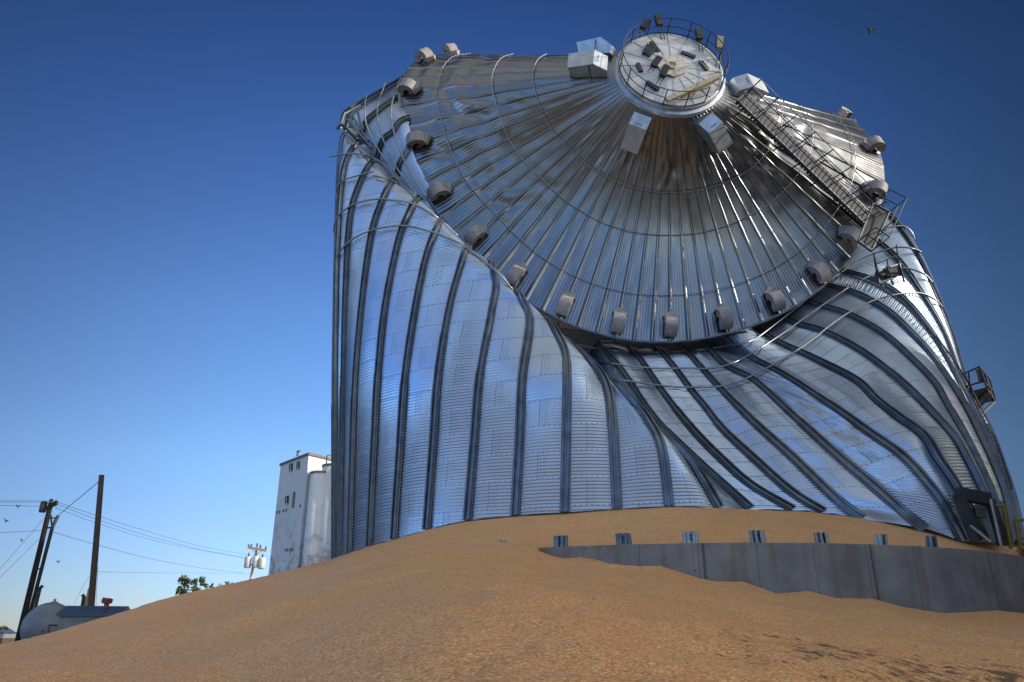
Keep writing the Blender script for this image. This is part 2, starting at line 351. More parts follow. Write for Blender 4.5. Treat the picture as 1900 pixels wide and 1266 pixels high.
dent = .016*vnoise(uu*.9+3, S*.35)+.006*vnoise(uu*2.1, S*.9+9)+.035*np.sin(np.pi*np.mod(uu, 1))**2   # sheets belly out between the uprights
PW = P+N*(dent+amp*np.sin(2*np.pi*S/PITCHC))[..., None]
wall = gridobj('wall_sheeting', PW, M_wall, BIN, np.stack([uu, S/RING], -1))
tag(wall, 'corrugated galvanised wall sheeting, folded inward in a diagonal valley')
step = 8
Pc = P[:len(LN)*7-6]; tri_v = Pc[:, ::step].reshape(-1, 3); mR = Pc[:, ::step].shape[1]
tri_f = [(i*mR+j, (i+1)*mR+j, (i+1)*mR+j+1, i*mR+j+1) for i in range(len(Pc)-1) for j in range(mR-1)]
BV = BVHTree.FromPolygons([tuple(v) for v in tri_v], tri_f)
def onwall(x, y, off=.0):
    r = V(unit(ray(x, y))); h = BV.ray_cast(Vector((0, 0, EYE)), r)
    if h[0] is None: return None
    return np.array(h[0]-r*off)
def sweep(path, nrm, prof, scale=None):
    path = np.asarray(path); T = np.gradient(path, axis=0); T /= np.linalg.norm(T, axis=1, keepdims=True)
    B = np.cross(nrm, T); B /= np.linalg.norm(B, axis=1, keepdims=True); n2 = np.cross(T, B)
    sc = np.ones(len(path)) if scale is None else scale
    return np.stack([path+B*(a*sc)[:, None]+n2*(b*sc)[:, None] for a, b in prof], 0)
PROF = [(-.13, .01), (-.125, .035), (-.095, .035), (-.088, .10), (-.05, .10), (-.04, .035), (.04, .035), (.05, .10), (.088, .10), (.095, .035), (.125, .035), (.13, .01)]
for i in range(NVIS0, NVIS1+1):
    c = np.argmin(abs(us-i)); k = np.linspace(0, NROW-1, 150).astype(int)
    path = P[c, k]+N[c, k]*.03; ln = arc(path)
    cut = int(len(k)*.985); spl = 4.5+1.3*(i % 2)+rng.random()
    sc = np.where(ln < spl, 1.13, 1.0)
    gridobj('stiffener', sweep(path[:cut], N[c, k][:cut], PROF, sc[:cut]), M_stiff, BIN, smooth=False)
# wind rings: bent pipes standing just off the wall
def pipe(name, pts, off, r, mat=M_pipe, parent=BIN, ext=None):
    q = crom(np.array(pts, float), np.linspace(0, len(pts)-1, len(pts)*7)); out = []
    dl = None
    dd = []
    for x, y in q:
        p = onwall(x, y); dd.append(None if p is None else float(np.dot(p-np.array([0, 0, EYE]), [0, cp, sp])))
    k = [i for i, v in enumerate(dd) if v is not None]
    d = np.interp(range(len(q)), k, [dd[i] for i in k])
    for _ in range(30): d[1:-1] = .5*d[1:-1]+.25*(d[2:]+d[:-2])
    d = np.minimum(d, np.array([v if v is not None else 99 for v in dd]))
    return MB().tube([at(x, y, e-off) for (x, y), e in zip(q, d)], r, 8).build(name, mat, parent, True)
for pts, off in [
  ([(612,291),(651,285),(687,291),(718,311),(738,334),(768,365)], .25),
  ([(626,370),(624,350),(640,334),(668,325),(695,318)], .25),
  ([(693,326),(730,336),(770,362),(802,388)], .25),
  ([(624,439),(619,425),(628,401),(655,380),(695,370),(734,372),(770,380),(813,405),(850,438)], .25),
  ([(622,512),(621,492),(632,465),(659,441),(699,425),(746,419),(790,427),(829,441),(861,457),(912,496),(952,538)], .25),
  ([(1062,637),(1124,649),(1199,654),(1276,651),(1345,643),(1395,632),(1442,599),(1500,553),(1552,512),(1600,480),(1650,462),(1674,459),(1695,462),(1709,468)], .35),
  ([(1100,669),(1193,682),(1276,684),(1326,683),(1373,668),(1442,626),(1500,585),(1540,557),(1592,523),(1640,503),(1679,498),(1701,503),(1718,511),(1732,527)], .3),
  ([(1130,702),(1177,709),(1240,717),(1281,719),(1329,718),(1357,712),(1382,704),(1442,673),(1500,636),(1540,604),(1572,582),(1611,562),(1641,552),(1674,545),(1706,544),(1730,553),(1746,567),(1755,585)], .3),
  ([(1638,428),(1656,421),(1679,421),(1692,432),(1697,445)], .3)]:
    pipe('wind_ring', pts, off, .036)
# the torn flap of wall between the crumpled corner and the roof's left edge
fl = [[(630,236,33),(668,262,33.6),(700,300,33.2),(740,345,32.8),(790,395,32.2)],
      [(640,212,34),(682,228,33.4),(712,262,32.9),(745,310,32.5),(792,368,32.1)],
      [(675,190,35),(706,206,33.8),(730,246,33),(756,288,32.6),(796,345,32.3)],
      [(716,166,36),(728,190,34.3),(746,225,33.3),(765,272,33),(802,330,32.9)],
      [(780,128,37.6),(782,160,35.4),(784,215,34.4),(796,262,34),(830,322,33.8)]]
fa = np.array([[at(*q) for q in r_] for r_ in fl]); fa = crom(fa, np.linspace(0, 4, 330)); fa = np.swapaxes(crom(np.swapaxes(fa, 0, 1), np.linspace(0, 4, 60)), 0, 1)
fn = -normals(fa); 
if fn[150, 30] @ (np.array([0, 0, EYE])-fa[150, 30]) < 0: fn = -fn
fs_ = np.linspace(0, 7.2, 330)[:, None]
flap = gridobj('torn_wall_flap', fa+fn*(.0105*np.sin(2*np.pi*fs_/PITCHC))[..., None], M_wall, BIN, np.stack([np.repeat(np.linspace(.6, 3.4, 60)[None], 330, 0), np.repeat(fs_/RING+.2, 60, 1)], -1))
for col in (14, 29, 43):
    kk = np.linspace(4, 329, 50).astype(int)
    gridobj('stiffener', sweep(fa[kk, col]+fn[kk, col]*.03, fn[kk, col], PROF), M_stiff, BIN, smooth=False)
kk = np.linspace(0, 329, 60).astype(int)
MB().tube(fa[kk, 0]+fn[kk, 0]*.1, .07, 6).tube(fa[kk, 3]+fn[kk, 3]*.08, .045, 6).build('bent_eave_angle', M_dark, BIN)
for p0 in ([(716,150,35.6),(700,205,33.2),(712,262,32.4),(735,310,31.8),(772,362,31.2)], [(745,140,35.6),(726,200,33),(735,260,32.2),(760,318,31.6),(790,366,31.2)], [(680,176,34.6),(677,198,33.1),(680,232,32.5),(702,278,32),(742,334,31.2)]):
    q = crom(np.array(p0, float), np.linspace(0, 4, 40)); MB().tube([at(*e) for e in q], .034, 7).build('wind_ring', M_pipe, BIN, True)
# crumpled ends of uprights at the torn corner
for a, b in (((630,238,32.6),(640,210,33)), ((640,212,33),(668,196,33.6)), ((636,232,32.5),(664,262,32.3)), ((645,222,32.6),(690,275,32)), ((656,205,33.2),(650,236,32.4)), ((664,208,33),(672,240,32.5)), ((655,218,32.8),(684,262,32.2)), ((624,240,32.4),(634,230,32.4)), ((640,248,32.2),(700,300,31))):
    MB().bar(at(*a), at(*b), .13, .07).build('crumpled_strut', M_stiff if random.random() < .6 else M_dark, BIN)
# ------------------------------------------------------------------ roof
HC = at(1245, 130, 31.); tv = unit(np.array([0, 0, EYE])-HC)
upi = np.array([0, -sp, cp]); ri = np.array([1., 0, 0])
upr = upi*math.cos(R_(17))+ri*math.sin(R_(17)); upr = unit(upr-tv*(upr@tv))
HT = R_(51); HN = unit(math.cos(HT)*tv+math.sin(HT)*upr)
E1 = unit(np.cross(upr, tv)); E1 = E1 if E1[0] > 0 else -E1     # along the long axis of the seen ellipse, to the right
E2 = np.cross(HN, E1); E2 = E2 if E2[2] < 0 else -E2            # down the disc
RH = 97*31/F
def disc(psi, r, h=0): return HC+HN*h+r*(math.cos(psi)*E1+math.sin(psi)*E2)
def ondisc(x, y, h=0):
    o = np.array([0, 0, EYE]); r = ray(x, y); return o+r*(((HC+HN*h-o)@HN)/(r@HN))
VP = np.array([(825,103),(778,113),(752,170),(767,268),(808,365),(880,445),(957,518),(1048,572),(1147,602),(1243,608),(1342,596),(1436,563),(1517,510),(1580,440),(1622,358),(1617,277),(1570,218)], float)
VD = np.array([39, 36.6, 34.6, 33.1, 32.1, 31.3, 30.6, 30., 29.7, 29.6, 29.7, 30., 30.5, 31.1, 32., 33.8, 37.])
EO = np.array([4, 6, 12, 12, 14, 18, 20, 22, 24, 25, 23, 22, 22, 20, 18, 16, 14.])
cdir = VP-np.array([1245, 130]); cdir /= np.linalg.norm(cdir, axis=1, keepdims=True); EV = VP+cdir*EO[:, None]
EAVE = np.array([at(x, y, d) for (x, y), d in zip(EV, VD)])
# the far half of the roof, folded back out of view
back = [(16.2, 38.5, 22.5), (14.5, 41, 20.5), (11, 43, 19.5), (6, 44, 19), (1, 43, 19.5), (-2.5, 41, 21), (-4.2, 39, 24)]
eave_all = np.concatenate([EAVE, np.array(back)+np.array([0, 0, 0.])], 0)     # closed ring
KN = len(eave_all); kk = np.arange(KN)
psi_k = np.where(kk <= 16, R_(185)-R_(187)*kk/16, R_(-2)-R_(173)*(kk-16)/(KN-16.))
NRAD = 130
TT = np.concatenate([np.linspace(0, 16, 16*3*18+1), np.linspace(16, KN, 90)[1:]])
vis = TT <= 16; ring_ = np.concatenate([eave_all, eave_all[:1]]); tb_ = TT[~vis]; ib_ = np.minimum(tb_.astype(int), KN-1)
ep = np.concatenate([crom(EAVE, TT[vis]), ring_[ib_]*(1-(tb_-ib_))[:, None]+ring_[ib_+1]*(tb_-ib_)[:, None]]); ps = np.interp(TT, np.append(kk, KN), np.append(psi_k, psi_k[0]-2*math.pi))
hp = np.array([disc(a, RH*1.04, -.2) for a in ps])
ff = np.linspace(0, 1, NRAD)
TO = np.array([0, 0, EYE])
bul = np.interp(TT, [0, 2, 4, 6, 9, 12, 14, 16, 17, KN-1, KN], [-1.2, -.6, .5, 1.05, 1.2, 1.0, .3, -.5, 0, 0, -1.2])
def roofgrid():
    Q = hp[:, None]+(ep-hp)[:, None]*ff[None, :, None]
    vd = Q-TO; vd /= np.linalg.norm(vd, axis=2, keepdims=True)
    return Q+vd*(bul[:, None]*np.sin(np.pi*ff**.9)[None])[..., None]
RP = roofgrid(); RN = np.cross(np.gradient(RP, axis=0), np.gradient(RP, axis=1)); RN /= np.maximum(np.linalg.norm(RN, axis=2, keepdims=True), 1e-9)
ic = 9*54; 
if RN[ic, 60] @ (TO-RP[ic, 60]) < 0: RN = -RN
tr = TT*3.                                                   # rib units
x_ = np.mod(tr, 1); gap = np.linalg.norm(np.gradient(RP, axis=0), axis=2)/np.maximum(np.gradient(tr), 1e-6)[:, None]   # metres a bay
seam = np.exp(-((x_-.5)/.06)**2)*0+np.where(np.minimum(x_, 1-x_) < .06, 1., 0.)
minor = np.abs(np.sin(np.pi*x_*6))**3*np.where(np.minimum(x_, 1-x_) < .09, 0, 1)
sc_ = np.clip(gap/.7, .15, 1)
FF = np.repeat(ff[None], len(TT), 0); TTg = np.repeat(TT[:, None], NRAD, 1)
crumple = np.exp(-((TTg-2.6)/2.3)**2)*np.exp(-((FF-.72)/.28)**2)
cr2 = np.exp(-((TTg-8.8)/2.8)**2)*np.exp(-((FF-.22)/.15)**2)+np.exp(-((TTg-14)/2)**2)*np.exp(-((FF-.45)/.3)**2)
rip = .07*crumple*np.sin(FF*34+3*vnoise(TTg*1.7, FF*6)+TTg*2.2)+.05*crumple*vnoise(TTg*3, FF*22)
rip += cr2*(.05*vnoise(TTg*5, FF*16)+.04*vnoise(TTg*2, FF*9+4))
rip += .05*vnoise(TTg*.8+5, FF*3)+.012*vnoise(np.floor(TTg*3)*7.3, FF*5)+.012*vnoise(TTg*6, FF*11+2)
lap = np.where(FF < .355, .02, 0)
hgt = (seam[:, None]*.042+minor[:, None]*.016)*sc_+rip*np.clip(FF*5, 0, 1)*np.clip((1-FF)*14+.25, 0, 1)+lap
RD = RP+RN*hgt[..., None]
roof = gridobj('roof_sheeting', RD, M_roof, BIN, np.stack([np.repeat(tr[:, None], NRAD, 1)+.04, FF], -1))
tag(roof, 'ribbed galvanised cone roof slumped towards the viewer')
def roofpt(t, f, h=0.):
    i = np.argmin(abs(TT-t)); j = min(int(round(f*(NRAD-1))), NRAD-1); return RP[i, j]+RN[i, j]*h, RN[i, j]
def roofframe(t, f):
    p, n = roofpt(t, f); q, _ = roofpt(t, min(f+.03, 1.)); q0, _ = roofpt(t, max(f-.03, 0)); r = unit(q-q0); n = unit(n-r*(n@r)); s = np.cross(n, r); return p, r, s, n
# eave trim under the roof edge
k = np.arange(0, 16*54+1, 6)
MB().tube([RP[i, -1]-RN[i, -1]*.06 for i in k], .07, 6).build('eave_angle', M_stiff, BIN)
for i in range(0, 16*54+1, 18):                               # rafter ends peeping out below the eave
    if 5*54 < i < 13*54: MB().box(RP[i, -1]-RN[i, -1]*.12, RN[i, -1], unit(RP[i, -1]-RP[i, -2]), np.cross(RN[i, -1], unit(RP[i, -1]-RP[i, -2])), .07, .05, .04).build('rafter_end', M_pipe, BIN)
for f, r in ((.36, .016), (.545, .018), (.81, .018), (.70, .0)):
    if r:
        ii = np.arange(0, 16*54+1, 3); MB().tube([RP[i, int(f*(NRAD-1))]+RN[i, int(f*(NRAD-1))]*(.105+.02*math.sin(i*.7)) for i in ii], r, 6).build('roof_hoop', M_pipe, BIN, True)
# goose-neck vents round the eave
def vent(t, f=.945, s=.9):
    p, r, sd, n = roofframe(t, f); p = p+n*.03; m = MB(); w2 = .26*s; R1, R2 = .46*s, .16*s
    A = np.linspace(R_(0), R_(180), 15)
    for side in (-1, 1):                                      # side plates
        o = [p+r*(-math.cos(a)*R1)+n*(math.sin(a)*R1+.12)+sd*side*w2 for a in A]; q = [p+r*(-math.cos(a)*R2)+n*(math.sin(a)*R2+.12)+sd*side*w2 for a in A]
        vs = o+q; nA = len(A); m.add([v for v in vs]+[v-sd*side*.012 for v in vs], [(i, i+1, nA+i+1, nA+i) for i in range(nA-1)]+[(2*nA+i, 2*nA+nA+i, 2*nA+nA+i+1, 2*nA+i+1) for i in range(nA-1)])
    for rr, cap in ((R1+.004, 1), (R2, 0)):                   # curved skins
        a_ = [p+r*(-math.cos(a)*rr)+n*(math.sin(a)*rr+.12) for a in A]; nA = len(A)
        m.add([v-sd*w2*1.02 for v in a_]+[v+sd*w2*1.02 for v in a_], [(i, i+1, nA+i+1, nA+i) for i in range(nA-1)])
    b0 = p-r*R1; b1 = p-r*R2                                  # upstand on the upslope leg
    m.prism([b0-sd*w2, b1-sd*w2, b1+sd*w2, b0+sd*w2], n*.13)
    o = m.build('roof_vent', M_vent, BIN)
    MB().prism([b0-sd*w2*1.25-r*.03, b0-r*.26, b0+sd*w2*1.25-r*.03, b0+sd*w2*1.25, b0-sd*w2*1.25], n*.20).build('vent_diverter', M_vent, o)
    MB().box(p+r*(R1+R2)/2+n*.16, r, sd, n, (R1-R2)/2*.94, w2*.94, .03).build('vent_mouth', M_black, o)
    return o
for k_ in range(17): vent(k_ if k_ not in (13,) else 12.95)
# exhaust hoods near the peak
def hood(t, f, s=1., ln=1.45):
    p, r, sd, n = roofframe(t, f); w2, h = .40*s, .62*s; a = p-r*ln*.5*s; b = p+r*ln*.5*s
    prof = [a+n*.0, b+n*.05-r*.02, b+n*h*.95+r*.14, a+r*.52*s+n*h*1.15, a+n*h*.55]
    m = MB().prism([q-sd*w2 for q in prof], sd*2*w2); o = m.build('exhaust_hood', M_hood, BIN)
    MB().box(b+r*.035+n*h*.45, r, sd, n, .03, w2*.9, h*.42).build('hood_mouth', M_dark, o)
    MB().tube([a+r*.35+n*h*.97-sd*.12, a+r*.35+n*h*1.1-sd*.12, a+r*.35+n*h*1.1+sd*.12, a+r*.35+n*h*.97+sd*.12], .012, 5).build('lift_handle', M_dark, o)
    MB().tube([p+n*h+sd*w2*1.03, p+n*.0+sd*w2*1.5-r*.1], .018, 5).build('hood_stay', M_dark, o)
    return o
for a in ((1.7, .105), (7.1, .115, .92), (11.6, .115, .92), (KN-.1, .10), (15.9, .13, .92), (19.5, .12), (21.6, .12)): hood(*a)
# peak ring, cap and fittings
m = MB(); m.lathe(HC, HN, [(RH*1.10, -.34), (RH*1.08, -.20), (RH*1.02, -.15), (RH*1.015, -.03), (RH*1.03, 0.)], 72); m.build('peak_collar', M_hood, BIN)
cap = MB().lathe(HC, HN, [(RH*1.0, -.02), (RH*1.0, .035), (RH*.985, .05), (RH*.35, .16), (RH*.3, .165)], 96).build('peak_cap', M_cap, BIN)
tag(cap, 'round pale cap sheet closing the roof peak')
for i in range(16):
    a = 2*math.pi*(i+.3)/16; MB().bar(disc(a, RH*.33, .168), disc(a, RH*.97, .062), .03, .02, HN).build('cap_seam', M_hood, cap)
pc = ondisc(1246, 124, .2); pu, pw = E1, E2
octo = [pc+.62*(math.cos(2*math.pi*(i+.3)/7)*pu+math.sin(2*math.pi*(i+.3)/7)*pw) for i in range(7)]
MB().prism(octo, HN*.06).build('fill_plate', M_plate, cap)
MB().lathe(pc, HN, [(.20, .06), (.20, .13), (.155, .13), (.155, .07)], 28).build('fill_collar', M_plate, cap)
MB().lathe(pc+HN*.062, HN, [(.154, 0), (.154, .006)], 28).build('fill_hole', M_black, cap)
for x0, y0, x1, y1 in ((1202,105,1216,90), (1208,78,1222,96), (1264,97,1290,107), (1300,114,1313,130), (1200,152,1222,167), (1183,118,1190,133)):
    MB().bar(ondisc(x0, y0, .16), ondisc(x1, y1, .16), .16, .09, HN).build('cap_bracket', M_dark, cap)
MB().bar(ondisc(1237, 186, .42), ondisc(1332, 143, .42), .20, .14, HN).build('cross_beam', M_beam, BIN)
MB().bar(ondisc(1262, 180, .25), ondisc(1325, 150, .25), .14, .08, HN).build('cross_beam', M_beam, BIN)
# guard rail round the cap
gap0, gap1 = R_(12), R_(40); rl = MB(); A = np.linspace(gap1, 2*math.pi+gap0, 60)
for h in (.42, .82): rl.tube([disc(a, RH*1.0, h) for a in A], .018, 6)
rl.tube([disc(a, RH*1.01, .10) for a in A], .022, 6)
rail = rl.build('peak_railing', M_dark, BIN)
for a in np.linspace(gap1, 2*math.pi+gap0, 15): MB().tube([disc(a, RH*1.0, -.05), disc(a, RH*1.0, .82)], .022, 6).build('rail_post', M_dark, rail)
# box floodlights on twin stalks
def flood(bx, by, tx, ty, h=1.35):
    b = ondisc(bx, by, .05); r = ray(tx, ty); n = np.cross(r, np.cross(HN, r)); tpt = TO+r*(((b-TO)@n)/(r@n)) if False else None
    # the stalk climbs along the cap's axis, leaning slightly so that its head stands where traced
    dd = (b-TO)@np.array([0, cp, sp]); tip = at(tx, ty, dd+.25*h)
    ax = unit(tip-b); sd = unit(np.cross(ax, HN) if np.linalg.norm(np.cross(ax, HN)) > .05 else E1); nn = np.cross(sd, ax)
    o = MB().box(tip, ax, sd, nn, .27, .13, .10).build('floodlight', M_beam if bx > 1310 else M_dark, BIN)
    MB().box(tip-sd*.135, ax, sd, nn, .24, .006, .085).build('lamp_glass', M_dark, o)
    m = MB()
    for q in (-.07, .07): m.tube([b+sd*q, tip-ax*.26+sd*q], .02, 6)
    m.build('lamp_stalk', M_dark, o)
for a in ((1184,70,1197,46), (1232,78,1222,38), (1302,100,1297,64), (1332,128,1335,80), (1186,122,1201,94), (1194,150,1218,116), (1215,170,1233,133)): flood(*a)
MB().tube([ondisc(1298, 112, .05), ondisc(1298, 112, .6), ondisc(1303, 118, .75), ondisc(1316, 132, .3), ondisc(1336, 132, .1)], .03, 7).build('conduit', M_pipe, BIN)
# ------------------------------------------------------------------ roof stair
sA, sB = (1350, 172), (1607, 408)
def onroof(x, y):
    best = None
    q = px(RP[10*54:16*54:2].reshape(-1, 3)); i = np.argmin(((q-np.array([x, y]))**2).sum(1)); 
    return RP[10*54:16*54:2].reshape(-1, 3)[i], RN[10*54:16*54:2].reshape(-1, 3)[i]
c0, n0 = onroof(1362, 190); c1, n1 = onroof(1600, 420); sn = unit(n0+n1+.6*HN); 
ax = unit(c1-c0); sn = unit(sn-ax*(sn@ax)); sd = np.cross(ax, sn); sd = sd if sd[0] > 0 else -sd
SL = np.linalg.norm(c1-c0); SO = c0+sn*.42+sd*.05; m = MB()
for q in (-.30, .30): m.bar(SO+sd*q, SO+sd*q+ax*SL, .05, .16, sn)
stair = m.build('roof_stair', M_stiff, BIN); tag(stair, 'perforated metal stair running down the roof slope')
step_up = unit(sn*.75+np.array([0, 0, .5])-ax*.2); nt = 36
for i in range(nt):
    c = SO+ax*(i+.5)/nt*SL+sn*.06; tn = unit(sn+.15*ax); MB().box(c, unit(ax-tn*(ax@tn)), sd, tn, .105, .28, .018).build('stair_tread', M_tread, stair)
m = MB()
for i in range(44):
    c = SO+ax*(i+.5)/44*SL-sd*.335-sn*.10; m.box(c, ax, sd, sn, .05, .012, .045)
m.build('stringer_lugs', M_dark, stair)
for q in (-.33, .33):
    h = MB(); hh = (.5, 1.0)
    for z in hh: h.tube([SO+sd*q+sn*z, SO+sd*q+sn*z+ax*SL*.98], .022, 6)
    hr = h.build('handrail', M_pipe if q > 0 else M_dark, stair)
    for i in range(8): b = SO+sd*q+ax*SL*(i+.1)/7.4; MB().tube([b-sn*.08, b+sn*1.0], .026, 6).build('handrail_post', M_dark, stair)
for i in range(7):                                           # feet down to the sheeting
    b = SO+ax*SL*(i+.4)/7; MB().bar(b-sd*.36, b-sd*.36-sn*.5, .05, .05, sd).build('stair_foot', M_dark, stair)
# platforms
def platform(name, corners, d, up, wall_dir, h=1.0, mat=M_tread, brace=True, parent=BIN, label=None):
    C = [at(x, y, e) for (x, y), e in zip(corners, d)]; n = unit(np.cross(C[1]-C[0], C[3]-C[0])); n = n if n[2] > 0 else -n
    o = MB().prism([c-n*.03 for c in C], n*.06).build(name, mat, parent)
    m = MB()
    for a, b in ((0, 1), (1, 2), (2, 3), (3, 0)): m.bar(C[a], C[b], .05, .12, n)
    m.build('platform_frame', M_stiff, o); up = unit(up)
    m = MB(); ed = ((0, 1), (1, 2), (2, 3))
    for a, b in ed:
        for z in (.5, 1.): m.tube([C[a]+up*h*z, C[b]+up*h*z], .022, 6)
    for c in C+[(C[1]+C[2])/2, (C[0]+C[1])/2]: m.tube([c, c+up*h], .024, 6)
    m.build('platform_railing', M_dark, o)
    if brace:
        m = MB()
        for a, b in ((1, 0), (2, 3)): m.bar(C[a], C[b]-np.array([0, 0, .85])+wall_dir*.05, .05, .05)
        m.build('platform_brace', M_dark, o)
    if label: tag(o, label)
    return o
wp = MB().prism([at(*q) for q in ((1801,731,27.2),(1832,723,26.9),(1847,744,28.1),(1811,752,28.5))], np.array([0, 0, .09])).build('wall_platform', M_dark, BIN); tag(wp, 'small dark railed rest platform on the right edge of the wall')
m = MB(); A_ = lambda x, y, d: at(x, y, d)
for p_ in (((1785,695,27.5),(1817,681,26.9),(1836,704,28.1)), ((1793,717,27.4),(1824,708,26.9),(1841,724,28.1)), ((1817,681,26.9),(1832,723,26.9)), ((1836,704,28.1),(1847,744,28.1)), ((1797,690,27.2),(1801,731,27.2)), ((1826,692,27.5),(1839,733,27.5))): m.tube([at(*e_) for e_ in p_], .035, 6)
m.build('platform_railing', M_dark, wp)
MB().prism([at(*q) for q in ((1810,687,27.),(1817,684,26.95),(1826,707,26.95),(1817,710,27.))], np.array([.0, .03, 0])).build('toe_panel', M_stiff, wp)
m = MB()
for p_ in (((1846,745,28.1),(1818,772,27.5)), ((1831,740,27),(1813,762,27)), ((1806,750,28.3),(1832,726,27))): m.bar(at(*p_[0]), at(*p_[1]), .07, .07)
m.build('platform_brace', M_dark, wp)
platform('eave_platform', [(1592,448),(1617,466),(1650,394),(1620,378)], [29.4, 29.3, 30.4, 30.6], unit(sn+np.array([.5, 0, .6])), np.array([0, 0, 0]), .8, M_tread, False, BIN, 'twisted landing at the foot of the roof stair')
platform('ladder_platform', [(1626,505),(1631,526),(1671,510),(1668,490)], [28.3, 28.2, 28.5, 28.7], (-.25, -.55, .8), np.array([0, 0, 0]), .75, M_tread, False, BIN, 'bent ladder platform on the folded wall')
m = MB()
for a, b in (((1627,499,28.2),(1637,533,28.6)), ((1645,494,28.1),(1657,528,28.5)), ((1668,490,28.2),(1678,524,28.6)), ((1646,494,28),(1644,522,28.5)), ((1627,499,28),(1624,522,28.4))): m.bar(at(*a), at(*b), .07, .07)
m.build('platform_strut', M_stiff, BIN)
# wall ladder and conduit on the right flank
lad = [(1548,511),(1603,531),(1635,548),(1663,567),(1687,588),(1711,613),(1737,642),(1759,672),(1781,706),(1808,757),(1830,806),(1850,861),(1864,909)]
q = crom(np.array(lad, float), np.linspace(0, len(lad)-1, 90)); base = []
for x, y in q:
    p = onwall(x-2, y, .25); base.append(p if p is not None else base[-1]+(base[-1]-base[-2]) if len(base) > 1 else onwall(x-8, y, .25))
base = np.array(base)
for _ in range(8): base[1:-1] = .5*base[1:-1]+.25*(base[2:]+base[:-2])
side = np.cross(np.gradient(base, axis=0), TO-base); side /= np.linalg.norm(side, axis=1, keepdims=True)
m = MB().tube(base+side*.22, .03, 6).tube(base-side*.22, .03, 6); ladder = m.build('wall_ladder', M_dark, BIN)
rs = resample(base, 62); rsd = resample(side, 62); m = MB()
for p, s_ in zip(rs, rsd): m.tube([p+s_*.22, p-s_*.22], .014, 5)
m.build('ladder_rungs', M_stiff, ladder)
for p, s_ in list(zip(rs, rsd))[::7]: MB().bar(p+s_*.25, p+s_*.25+unit(p-TO)*.3, .05, .05).build('ladder_bracket', M_dark, ladder)
pp = [(1806,745),(1826,790),(1846,845),(1860,900),(1874,950),(1886,1000),(1890,1012)]
MB().tube([at(x+5, y, d) for (x, y), d in zip(pp, (27.2, 26.6, 25.9, 25.1, 24.3, 23.6, 23.4))], .055, 8).build('conduit', M_pipe, BIN, True)
# doorway panel and framing at the foot of the right flank
m = MB(); pts = dict(a=(1778,916,18.9), b=(1834,927,19.2), c=(1862,1012,18.9), d=(1812,1004,18.6))
PA = {k_: at(*v) for k_, v in pts.items()}
m.bar(PA['a'], PA['b'], .22, .30).bar(PA['a'], PA['d'], .26, .16).bar(PA['b'], PA['c'], .26, .16); door = m.build('door_frame', M_dark, BIN)
MB().prism([at(*q) for q in ((1809,936,19.1),(1833,940,19.2),(1853,1006,19),(1843,1008,18.9))], np.array([.02, .08, .0])).build('white_door_sheet', M_shed, door)
MB().box(at(1816, 952, 18.8), (1, 0, 0), (0, 1, 0), (0, 0, 1), .13, .1, .12).build('control_box', M_dark, door)
for a, b in (((1838,926,18.8),(1858,1014,18.5)), ((1858,930,19.2),(1880,1014,19)), ((1800,975,18.6),(1838,1006,18.4))): MB().tube([at(*a), at(*b)], .045, 7).build('loose_pipe', M_pipe, BIN)
rehome(BIN)
# ------------------------------------------------------------------ foundation wall with anchor stubs
zt = EYE+1.89; TH = .32
FW = empty('foundation_wall', (CX, CY-RB, 0)); tag(FW, 'curved concrete foundation wall rising from the spilled corn, steel stubs along its top', 'concrete wall')
a = np.linspace(-1.15, 1.35, 260); col = []
ring = [(RB+.16, -.3), (RB+.16, zt-.02), (RB+.14, zt), (RB-.30, zt), (RB-.30, .0)]
PWL = np.stack([[(CX+r*math.sin(q), CY-r*math.cos(q), z) for r, z in ring] for q in a])
uvw = np.stack([np.repeat((a*RB)[:, None], 5, 1), np.repeat(np.array([0, 3.4, 3.42, 3.8, 7])[None], len(a), 0)], -1)
gridobj('wall_face', PWL, M_conc, FW, uvw, smooth=False)
ph0 = -.5132
for k_ in range(-1, 8):
    q = ph0+k_*1.436/RB; c = np.array([CX+RB*math.sin(q), CY-RB*math.cos(q), zt]); t_ = np.array([math.cos(q), math.sin(q), 0]); n_ = np.array([math.sin(q), -math.cos(q), 0]); h_ = (.20 if k_ < 1 else .23)+.04*rng.random()
    tilt = rng.normal(0, .06); upv = unit(np.array([0, 0, 1])+t_*tilt+n_*rng.normal(0, .06))
    pr = [(-.17, 0), (-.155, .02), (-.10, .02), (-.08, .085), (-.035, .085), (-.02, .02), (.02, .02), (.035, .085), (.08, .085), (.10, .02), (.155, .02), (.17, 0)]
    out = [c+t_*x+n_*(y+.02) for x, y in pr]+[c+t_*x+n_*(y+.005) for x, y in pr[::-1]]
    st = MB().prism([p-upv*.25 for p in out], upv*(.25+h_)).build('anchor_stub', M_stiff if k_ % 3 else M_pipe, FW)
    MB().box(c+n_*.03+upv*.10, t_, n_, upv, .018, .02, .018).box(c+n_*.03+upv*.17, t_, n_, upv, .018, .02, .018).build('bolt', M_dark, st)
rehome(FW)
# yellow guard rail at the far right
YR = empty('yellow_guard_rail', at(1880, 1012, 19)); tag(YR, 'yellow painted guard rail at the right end of the concrete wall', 'guard rail')
m = MB()
for a_, b_ in (((1862,938,19),(1876,1018,18.8)), ((1884,965,19),(1894,1018,18.8))): m.tube([at(*a_), at(*b_)], .05, 8)
m.build('rail_post', M_yellow, YR)
m = MB()
for a_, b_ in (((1884,966,19),(1960,961,19)), ((1890,1000,18.9),(1960,996,18.9)), ((1844,939,19.1),(1862,938,19))): m.tube([at(*a_), at(*b_)], .042, 8)
m.build('top_rail', M_yellow, YR); rehome(YR)
